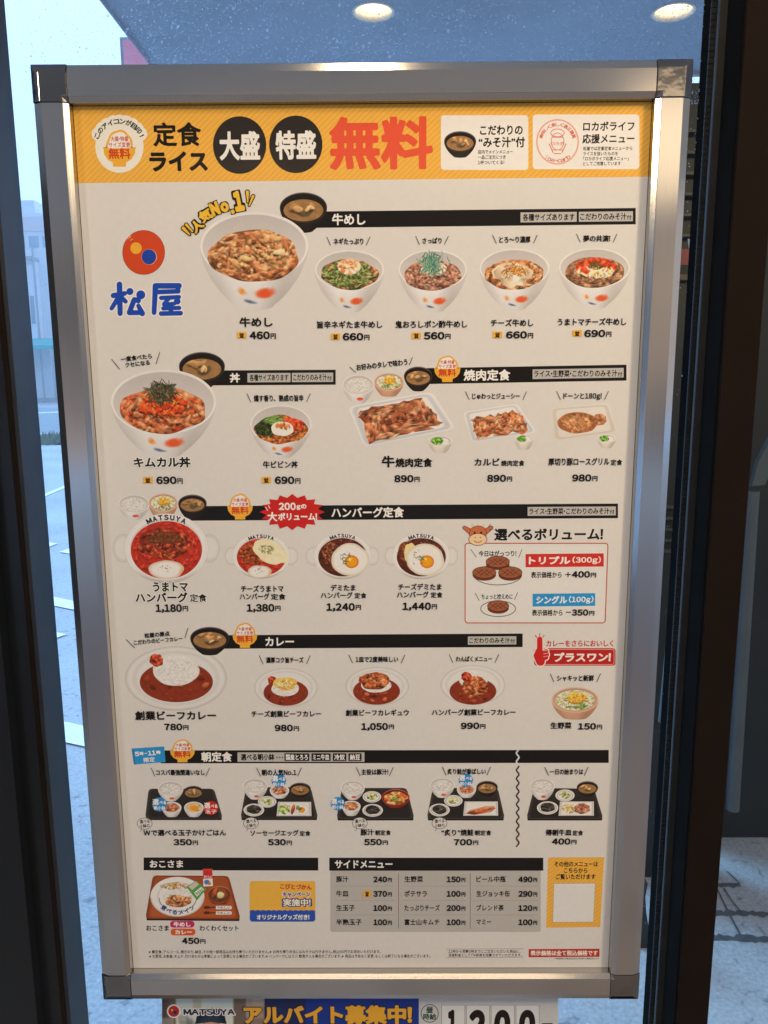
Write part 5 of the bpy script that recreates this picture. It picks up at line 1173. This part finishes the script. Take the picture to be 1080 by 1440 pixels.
def price(s, x0, x1, y, h, yen=True, tagx=None, ew=7.5, parent=None):
    a = Acc(); T(a, s, x0, x1, y + (1.0 if ',' in s else 0), K, 30, 0.050, ink_h=h + (2.0 if ',' in s else 0))
    if yen: T(a, '円', x1 + 1.2, x1 + 1.2 + ew, y + h * .1, K, 30, 0.03, ink_h=h * .72)
    if tagx: rect(a, tagx[0], tagx[1], y - 4.6, y + 4.4, (232, 160, 56), 29); T(a, '並', tagx[0] + 3, tagx[1] - 3, y, K, 30, 0.04, ink_h=7.4)
    return a.build('price', parent or po)
for s, x0, x1, y, h, tg in (('460', 351, 379.5, 471.6, 11.2, (333.5, 346.5)), ('660', 482, 511, 473.6, 10.6, (465.5, 478.3)), ('560', 596, 625, 472.2, 10.6, (579, 592)), ('660', 711.5, 741, 471, 10.4, (693, 706)), ('690', 821.5, 851, 469, 10.4, (805, 818)),
        ('690', 220, 248.5, 675.3, 10.8, (201.5, 214.8)), ('690', 386.5, 414, 675.2, 10.8, (368, 381)), ('890', 554.6, 581.5, 673, 10.4, None), ('890', 685, 711.5, 672.6, 10.2, None), ('980', 804.6, 831.5, 672, 10.2, None),
        ('1,180', 219, 256, 854.6, 10.4, None), ('1,380', 347, 386, 854.2, 10.2, None), ('1,240', 459, 499, 853, 10.2, None), ('1,440', 566, 606, 852, 10, None), ('780', 231, 256.6, 1022, 9.6, None), ('980', 386.5, 412, 1023.4, 9.4, None), ('1,050', 508, 545.5, 1021, 9.2, None), ('990', 648, 674, 1020.4, 9.4, None), ('150', 812.6, 838, 1021.2, 9.4, None),
        ('350', 244, 270, 1184, 9, None), ('530', 377, 402, 1184, 9, None), ('550', 512, 537, 1183.8, 9, None), ('700', 638, 664, 1184, 9, None), ('400', 776, 802, 1183, 9, None), ('450', 256, 280.5, 1322.6, 9, None)):
    price(s, x0, x1, y, h, True, tg)

# free-upsize icons, starburst, flags, badges, bubbles
for cx, cy, w, h in ((629, 519, 37, 38), (337.7, 712.7, 36, 37), (344.5, 893.7, 35, 36), (256.7, 1056, 35, 33)):
    a = Acc(); size_icon(a, cx, cy, w, h, 14); a.build('upsize_icon', po)
a = Acc(); sb = []
for k in range(32):
    an = 2 * math.pi * k / 32; s = 1.0 if k % 2 == 0 else 0.80
    sb.append((411 + 46 * s * math.cos(an), 720 + 25.5 * s * math.sin(an)))
tpoly(a, 411, 720, sb, (190, 32, 26), 14); T(a, '200', 392, 416, 712, WT, 16, .05, ink_h=10.5); T(a, 'gの', 417, 431, 713, WT, 16, .045, ink_h=8); T(a, '大', 376, 390, 726.6, WT, 16, .04, ink_h=13.5); T(a, 'ボリューム!', 391, 446, 726.4, WT, 16, .045, ink_h=10.6)
line(a, 373.5, 713, 376.5, 718, 1.1, WT, 16); line(a, 377.5, 710.6, 379.6, 715, 1.1, WT, 16); a.build('starburst', po)
a = Acc(); poly(a, [(185, 1052.6), (231, 1049.6), (232.8, 1071.6), (188.4, 1075)], SKYB, 8); poly(a, [(185.6, 1054), (188, 1052.6), (190.6, 1075), (188.4, 1075)], (30, 110, 164), 8.2)
for s, x0, x1, h_ in (('5', 189.5, 196, 8), ('時', 196.6, 202, 5.4), ('−', 203, 207, 6), ('11', 208, 219, 8.4), ('時', 219.8, 226, 5.6)): T(a, s, x0, x1, 1059.3 - (x0 - 208) * .07 - .6, WT, 9, .05, h=h_ * .95, rot=4)
T(a, '限定', 202, 218, 1068.2, WT, 9, .025, h=7, rot=4); a.build('time_flag', po)
def badge(cx, cy, r, col, l1, l2):
    a = Acc(); tpoly(a, cx, cy, [(cx + r * (1 + .05 * math.cos(9 * k)) * math.cos(k * math.pi / 18), cy + r * .95 * (1 + .05 * math.cos(9 * k)) * math.sin(k * math.pi / 18)) for k in range(36)], col, 16)
    T(a, l1[0], cx - r * .95, cx - r * .1, cy - r * .34, WT, 18, .03, h=r * .86); T(a, l1[1:], cx - r * .04, cx + r * .9, cy - r * .26, WT, 18, .04, h=r * .55); T(a, l2, cx - r * .8, cx + r * .8, cy + r * .48, WT, 18, .02, h=r * .58); a.build('choice_badge', po)
badge(224.5, 1131, 10.4, (36, 130, 186), '選べる', '朝小鉢'); badge(296.7, 1136, 10.2, (196, 40, 28), '選べる', '玉子'); badge(392, 1098, 10.2, (36, 130, 186), '選べる', '朝小鉢'); badge(475, 1130, 10, (36, 130, 186), '選べる', '朝小鉢'); badge(655, 1097, 10, (36, 130, 186), '選べる', '朝小鉢')
for cx, cy in ((203.5, 1158), (353, 1157.5), (506, 1157.4), (618, 1157.4)):
    a = Acc(); p = ell_pts(cx, cy, 10.5, 8, 36); poly(a, p, PAPER, 14); ring(a, p, .7, (90, 80, 74), 15); line(a, cx - 4, cy + 7.4, cx - 6, cy + 11, .7, (90, 80, 74), 15); T(a, '選べる', cx - 7, cx + 7, cy - 3.1, K, 16, .02, h=5.4, rot=6); T(a, '小鉢の', cx - 7, cx + 7, cy + 3.1, K, 16, .02, h=5.4, rot=6); a.build('speech_bubble', po)

# volume box
a = Acc(); bx = []
for k in rrect_pts(654, 855, 764, 876, 4): bx.append((k[0] - max(0, (k[1] - 764)) / 112 * 4.0 * (k[0] > 750), k[1]))
poly(a, bx, (214, 205, 196), 1); ring(a, bx, 1.5, (178, 76, 44), 2); vb = a.build('volume_box', po)
a = Acc(); T(a, '選べるボリューム!', 695, 848, 751.5, K, 4, .036, ink_h=17); a.build('lettering', vb)
a = Acc(); T(a, '今日はがっつり!', 673, 726, 778.4, K, 4, .026, h=8.6); ticks(a, (662, 772.5, 670, 784), (734, 772.5, 729.5, 784), 4); T(a, 'ちょっと控えめに', 677, 721, 839, K, 4, .024, h=7.8); ticks(a, (668, 834, 674, 844.5), (728, 833, 723.5, 843.5), 4); a.build('slogan', vb)
def icon_patty(a, cx, cy, rx, ry, L):
    poly(a, ell_pts(cx, cy + ry * .45, rx, ry, 36), (104, 50, 30), L); poly(a, ell_pts(cx, cy, rx, ry, 36), (150, 84, 54), L + .2); ring(a, ell_pts(cx, cy, rx, ry, 36), .8, (76, 38, 24), L + .3)
    for k in (-.45, 0, .45):
        for s in (-1, 1): line(a, cx + k * rx - rx * .38, cy - s * ry * .55, cx + k * rx + rx * .38, cy + s * ry * .55, .8, (92, 46, 28), L + .4 + .05 * s + .02 * k)
a = Acc(); ring(a, ell_pts(700, 808.5, 33.5, 14), 1.1, (90, 80, 74), 3)
for k, (x, y) in enumerate(((700, 790), (681, 805), (717.5, 805))): icon_patty(a, x, y, 16.5, 8, 4 + k)
a.build('patty_drawing', vb)
a = Acc(); ring(a, ell_pts(700.5, 856, 24.5, 11), 1.1, (90, 80, 74), 3); icon_patty(a, 700.5, 852, 15, 7.6, 4); a.build('patty_drawing', vb)
def price_flag(x0, x1, y0, y1, col, w, wx, p, px_):
    a = Acc(); rect(a, x0, x1, y0, y1, col, 3, 1); ym = (y0 + y1) / 2; T(a, w, *wx, ym, WT, 5, .045, ink_h=11.5); T(a, p, *px_, ym, WT, 5, .035, ink_h=11); a.build('size_flag', vb)
price_flag(739, 849, 778.6, 797.2, (196, 44, 36), 'トリプル', (743.5, 802), '(300g)', (805, 845)); price_flag(749, 837, 834.6, 852.4, (36, 136, 190), 'シングル', (754, 797.5), '(100g)', (800, 834.5))
a = Acc(); T(a, '表示価格から', 746.7, 789.8, 808.4, K, 4, .028, h=9.2); T(a, '＋', 794.5, 803, 808, K, 4, .04, ink_h=7); a.build('lettering', vb); price('400', 804, 829.5, 807.6, 9.4, parent=vb)
a = Acc(); T(a, '表示価格から', 748, 791, 861.6, K, 4, .028, h=9.2); T(a, '−', 795.5, 803, 861, K, 4, .04, ink_h=1.4); a.build('lettering', vb); price('350', 804, 827, 861.2, 9, parent=vb)
# little cow drawing
a = Acc(); CB = (190, 100, 62)
for s in (-1, 1):
    blobs(a, [(672 + s * 10, 748, 672 + s * 19, 742, 3.4, 2.0)], .8, (90, 44, 28), 6, .6); blobs(a, [(672 + s * 10, 748, 672 + s * 19, 742, 3.4, 2.0)], 0, CB, 7, .6); blobs(a, [(672 + s * 6, 743, 672 + s * 8, 737.5, 2.0, 1.0)], .4, (206, 186, 150), 6, .5)
polar('', None, 672, 750, wob(672, 750, 12, 10.5, .01, 3), CB, 8, 3, acc=a); ring(a, wob(672, 750, 12, 10.5, .01, 3), .8, (90, 44, 28), 8.5)
polar('', None, 672, 758.6, ell_pts(672, 758.6, 12.8, 8.4, 40), (226, 186, 142), 9, 3, acc=a); ring(a, ell_pts(672, 758.6, 12.8, 8.4, 40), .8, (90, 44, 28), 9.5)
for s in (-1, 1): ell(a, 672 + s * 4.6, 749, 1.3, 1.7, (50, 30, 22), 10); ell(a, 672 + s * 3.6, 755.6, 1.0, .7, (110, 60, 40), 10)
q = [(672 + 6 * math.cos(R_(k)), 758.6 + 4 * math.sin(R_(k))) for k in range(20, 165, 12)]
for k, (p, r_) in enumerate(zip(q, q[1:])): line(a, *p, *r_, .8, (110, 50, 36), 10 + .02 * k)
line(a, 686, 742, 690, 737, .9, (60, 50, 44), 10); line(a, 688, 746, 692.5, 743.5, .9, (60, 50, 44), 10); a.build('cow_drawing', vb)

# add-on flag with pointing hand
a = Acc(); rrect(a, 751, 865.5, 911.5, 936, 4, (176, 32, 26), 3); HND = [(759, 899, 759, 917, 3.6, 3.8), (763, 919, 768, 916, 3.2, 3.0), (763, 923, 769, 920.5, 3.2, 3.0), (760, 930, 757, 922, 6.0, 6.4), (764, 926, 768, 924.6, 3.0, 2.8), (753, 922, 756, 915, 2.6, 2.6)]
ring(a, rrect_pts(753, 863.5, 913.2, 934.4, 3), .7, (226, 170, 160), 4); blobs(a, HND, 1.6, (226, 205, 196), 5, .6); blobs(a, HND, 0.2, (190, 36, 28), 6, .5)
for y in (914.8, 919, 923): line(a, 764, y + .6, 770.5, y - .8, .6, (226, 190, 180), 7)
for x0, y0, x1, y1 in ((752.5, 893, 755, 896.6), (759, 890.6, 759, 895), (765.4, 893, 763, 896.6)): line(a, x0, y0, x1, y1, 1.2, (190, 36, 28), 7)
T(a, 'プラスワン!', 779, 859, 924, (230, 220, 210), 7, .045, ink_h=13); T(a, 'カレーをさらにおいしく', 768, 862.5, 904.8, (184, 46, 36), 7, .026, ink_h=9); a.build('addon_flag', po)

# side menu table
a = Acc(); rrect(a, 464.5, 760.5, 1224, 1310.5, 3, (176, 167, 158), 1)
for x in (560.3, 661.2): line(a, x, 1228, x, 1306, .8, (110, 102, 96), 2)
for y in (1246, 1266.4, 1286.6):
    for x0, x1 in ((471, 555), (565, 656), (666, 757)): line(a, x0, y, x1, y, .45, (146, 138, 130), 2)
sp = a.build('side_menu_table', po)
ROWS = (1236.3, 1256.6, 1276.6, 1296.6)
for col, (xn, xp, xe) in zip((('豚汁', 490, '240', '牛皿', 490, '370', '生玉子', 499, '100', '半熟玉子', 508.6, '100'), ('生野菜', 595, '150', 'ポテサラ', 600.5, '100', 'たっぷりチーズ', 618.5, '200', '富士山キムチ', 618, '100'), ('ビール中瓶', 711.3, '490', '生ジョッキ缶', 717, '290', 'ブレンド茶', 708.6, '120', 'マミー', 691, '100')), ((472.7, 525, 544.2), (568.6, 628, 647.6), (669.8, 728.8, 748.6))):
    for k, y in enumerate(ROWS):
        s, x1, p = col[3 * k:3 * k + 3]; a = Acc(); T(a, s, xn, x1, y, K, 3, .028, ink_h=8.8 if s != 'マミー' else 7.4); a.build('side_dish_name', sp); price(p, xp, xe, y, 8.4, ew=5.6, parent=sp, tagx=(510.5, 522) if p == '370' else None)

# code panel (left blank), caption pills, campaign card, footnotes
a = Acc(); T(a, 'その他のメニューは', 779.5, 841, 1215, K, 4, .026, h=8); T(a, 'こちらから', 793, 826, 1224, K, 4, .026, h=8); T(a, 'ご覧いただけます', 781.5, 837.5, 1232.8, K, 4, .026, h=8)
cp = poly_obj('code_panel', [(770.8, 1206), (849.6, 1205.5), (844, 1303.5), (768, 1304.5)], 1.5, po, STRIPE); a.build('lettering', cp)
a = Acc(); poly(a, [(779, 1242.5), (837, 1242), (834.5, 1296.5), (777.3, 1297)], (214, 206, 198), 3); ring(a, [(779, 1242.5), (837, 1242), (834.5, 1296.5), (777.3, 1297)], .5, (120, 110, 100), 3.5); a.build('blank_square', cp)
a = Acc(); T(a, 'おこさま', 205.5, 237.5, 1305, K, 4, .028, h=8.6); rrect(a, 239.2, 273.6, 1295, 1304.4, 4.4, (188, 36, 92), 3); T(a, '牛めし', 244, 268, 1299.8, WT, 4, .045, h=7); rrect(a, 240, 274.8, 1305.8, 1315.4, 4.4, (206, 84, 34), 3); T(a, 'カレー', 246, 270, 1310.6, WT, 4, .045, h=7); T(a, 'わくわくセット', 280.5, 335.6, 1305.2, K, 4, .028, h=8.6); a.build('dish_name', po)
a = Acc(); card = rrect_pts(351, 443.6, 1239, 1296, 4); poly(a, card, (232, 166, 62), 2); rect(a, 351.3, 443.2, 1281, 1292.5, (38, 76, 160), 3)
for k in range(12): ell(a, 355 + k * 7.6, 1281.5, 4.0, 1.8, (38, 76, 160), 3.2 + .03 * k)
rrect(a, 351.2, 443.4, 1284, 1296, 4, (38, 76, 160), 3.7)
T(a, 'こびとづかん', 394, 438.6, 1247, (190, 60, 40), 5, .05, h=7.6, rot=-2); T(a, 'キャンペーン', 396.5, 437.5, 1257.4, (228, 218, 206), 5, .10, h=9.2); T(a, 'キャンペーン', 397.5, 436.5, 1257.4, (44, 60, 130), 6, .04, h=8)
T(a, '実施中!', 396, 439, 1269, (44, 60, 130), 5, .11, ink_h=13.4); T(a, '実施中!', 398, 437, 1269, (240, 226, 190), 6, .03, ink_h=10.4); line(a, 399, 1278, 430, 1277.6, .6, (190, 110, 40), 5)
T(a, 'オリジナルグッズ付き!', 361, 435, 1289.6, (240, 226, 190), 6, .04, h=7.8); a.build('campaign_card', po)
a = Acc(); T(a, '※朝定食、アルコール、焼きのり、納豆、その他一部商品はお持ち帰りいただけません。※お持ち帰り弁当にはみそ汁は付きません。税込90円でお求めいただけます。', 209, 535.5, 1338.4, K, 3, .014, h=5.2)
T(a, '※生野菜、お新香、キムチ、付け合わせは季節によって変更になる場合がございます。※ハンバーグにはスジ、軟骨が入る場合がございます。※商品は予告なく変更、もしくは終了になる場合がございます。', 209.6, 605, 1344.6, K, 3, .014, h=5.2); a.build('footnote', po)
a = Acc(); ring(a, [(628, 1334.6), (736.5, 1334.2), (736, 1346), (628, 1346.4)], .5, (120, 110, 104), 3); T(a, '22時から翌朝5時までにご注文いただいた商品に、', 630.5, 732, 1337.8, K, 3, .014, h=4.8); T(a, '深夜料金として7%前後を加算させていただきます。', 630.5, 734, 1343, K, 3, .014, h=4.8); a.build('footnote', po)
a = Acc(); rect(a, 743.4, 843, 1334.4, 1345.8, (176, 46, 34), 2, .6); T(a, '表示価格は全て税込価格です', 746, 840.5, 1340.1, (228, 206, 190), 3, .036, ink_h=7.6); T(a, '※軽減税率の対象品目は店内と持ち帰りの価格が同じです', 780, 842, 1348, K, 3, .01, h=2.6); a.build('tax_note', po)

# ------------------------------------------------------------------ recruitment poster hanging below the frame
BASE = 0.02
jp = thing('recruitment_poster', tuple(P(500, 1560, 0, BASE)), 'recruitment poster with gold lettering on blue and boxed hourly pay, below the menu frame', 'poster')
def quadp(x0, x1, y0, y1): return [(x0, y0), (x1, y0), (x1, y1), (x0, y1)]
a = Acc(); poly(a, quadp(227.5, 785, 1385, 1600), (196, 190, 184), 0); a.build('paper', jp)
a = Acc()
def cf(x, y, r): return np.where(((x > 246) & (x < 329))[:, None], mixc((176, 186, 180), (206, 204, 192), sstep(1400, 1440, y)), mixc((70, 62, 58), (110, 92, 80), sstep(228, 246, x)))
gx, gy = np.meshgrid(np.linspace(228, 434, 70), np.linspace(1386, 1599, 50)); c_ = cf(gx.ravel(), gy.ravel(), None)
g = np.random.default_rng(5)
for k in range(46):
    bx0, by0, bw, bh = g.uniform(228, 430), g.uniform(1390, 1590), g.uniform(4, 16), g.uniform(5, 26); mk = (np.abs(gx.ravel() - bx0) < bw) & (np.abs(gy.ravel() - by0) < bh); c_[mk] = c_[mk] * .55 + g.choice([(120, 116, 110), (190, 186, 170), (70, 76, 84), (156, 132, 108), (204, 200, 190)]) * .45
kk = (gx.ravel() > 372) & (gx.ravel() < 377); c_[kk] = (46, 44, 46)
nx_, ny_ = 70, 50; ii = (np.arange(nx_ - 1)[None] + nx_ * np.arange(ny_ - 1)[:, None]).ravel()
a.add(P(gx.ravel(), gy.ravel(), 2, BASE), [4] * len(ii), ink(c_), np.stack([ii, ii + 1, ii + nx_ + 1, ii + nx_], 1).ravel()); a.build('shop_photo', jp)
a = Acc(); poly(a, quadp(372, 589, 1385, 1442), (30, 40, 84), 2.6); poly(a, quadp(430, 589, 1385.5, 1442), (24, 50, 130), 3)
T(a, 'アルバイト募集中!', 341, 581, 1427.5, (30, 34, 60), 7, .09, ink_h=31); T(a, 'アルバイト募集中!', 342.5, 579.5, 1427, (232, 160, 48), 9, .05, ink_h=27); a.build('gold_lettering', jp)
a = Acc(); polar('', None, 296.5, 1436, [(296.5 + 21 * math.cos(R_(k)), 1436 + 19 * math.sin(R_(k))) for k in range(180, 361, 8)] + [(319, 1440), (296, 1437), (274, 1440)], lambda x, y, r: mixc((40, 52, 70), (24, 32, 46), sstep(.4, 1, r)), 6, acc=a)
pe = a.build('person_in_cap', jp)
a = Acc(); polar('', None, 297, 1456, wob(297, 1456, 17.5, 24, .0, 2), lambda x, y, r: mixc((214, 168, 140), (176, 124, 100), sstep(.5, 1, r)), 5, acc=a)
for s in (-1, 1): line(a, 297 + s * 11, 1445, 297 + s * 4, 1444, 1.4, (50, 36, 30), 6.4); ell(a, 297 + s * 7.4, 1450, 3, 1.3, (50, 36, 30), 6.4)
line(a, 292, 1468, 302, 1468, 1.4, (150, 70, 60), 6.4); line(a, 297, 1453, 296, 1461, 1.0, (170, 116, 94), 6.4); a.build('face', pe)
a = Acc(); polar('', None, 296, 1500, [(278, 1478), (316, 1478), (340, 1500), (346, 1590), (246, 1590), (252, 1500)], (48, 58, 80), 4, 4, acc=a); a.build('uniform', pe)
a = Acc(); ell(a, 244.4, 1422, 9.6, 9.6, (232, 226, 222), 6); ell(a, 244.4, 1422, 7.8, 7.8, (176, 40, 36), 7); ell(a, 242, 1420.4, 1.6, 1.6, (226, 158, 44), 8); ell(a, 246.4, 1423.6, 2.6, 2.6, (40, 40, 80), 8)
T(a, 'MATSUYA', 256.6, 331.6, 1422.8, (226, 222, 220), 12, .14, ink_h=11.4); T(a, 'MATSUYA', 258, 330.2, 1422.8, (30, 40, 84), 14, .05, ink_h=8.4); a.build('logo_lettering', jp)
a = Acc(); ring(a, ell_pts(604.3, 1425, 12, 12.4), 1.1, (60, 84, 70), 3); T(a, '昼', 599, 609.5, 1420, (50, 74, 62), 4, .03, h=9.5); T(a, '時給', 595, 613.5, 1429.6, (50, 74, 62), 4, .03, h=9); a.build('hourly_pay_mark', jp)
for s, x0 in zip('1200', (621, 656, 690.7, 725.7)):
    a = Acc(); q = quadp(x0, x0 + 32.6, 1413.6, 1468); poly(a, q, (214, 210, 206), 2); ring(a, q, .7, (120, 116, 112), 3); T(a, s, x0 + (8 if s == '1' else 4), x0 + (22 if s == '1' else 27), 1441, K, 4, .075, ink_h=42); a.build('pay_digit', jp)
a = Acc(); line(a, 762, 1440, 777, 1440, 2.4, K, 3); T(a, '円', 761, 782, 1456, K, 4, .03, ink_h=20); T(a, 'スタッフ大募集', 600, 780, 1500, K, 4, .03, ink_h=22) if False else None; a.build('lettering', jp)
BASE = 0.0

bpy.data.objects.remove(_fo)
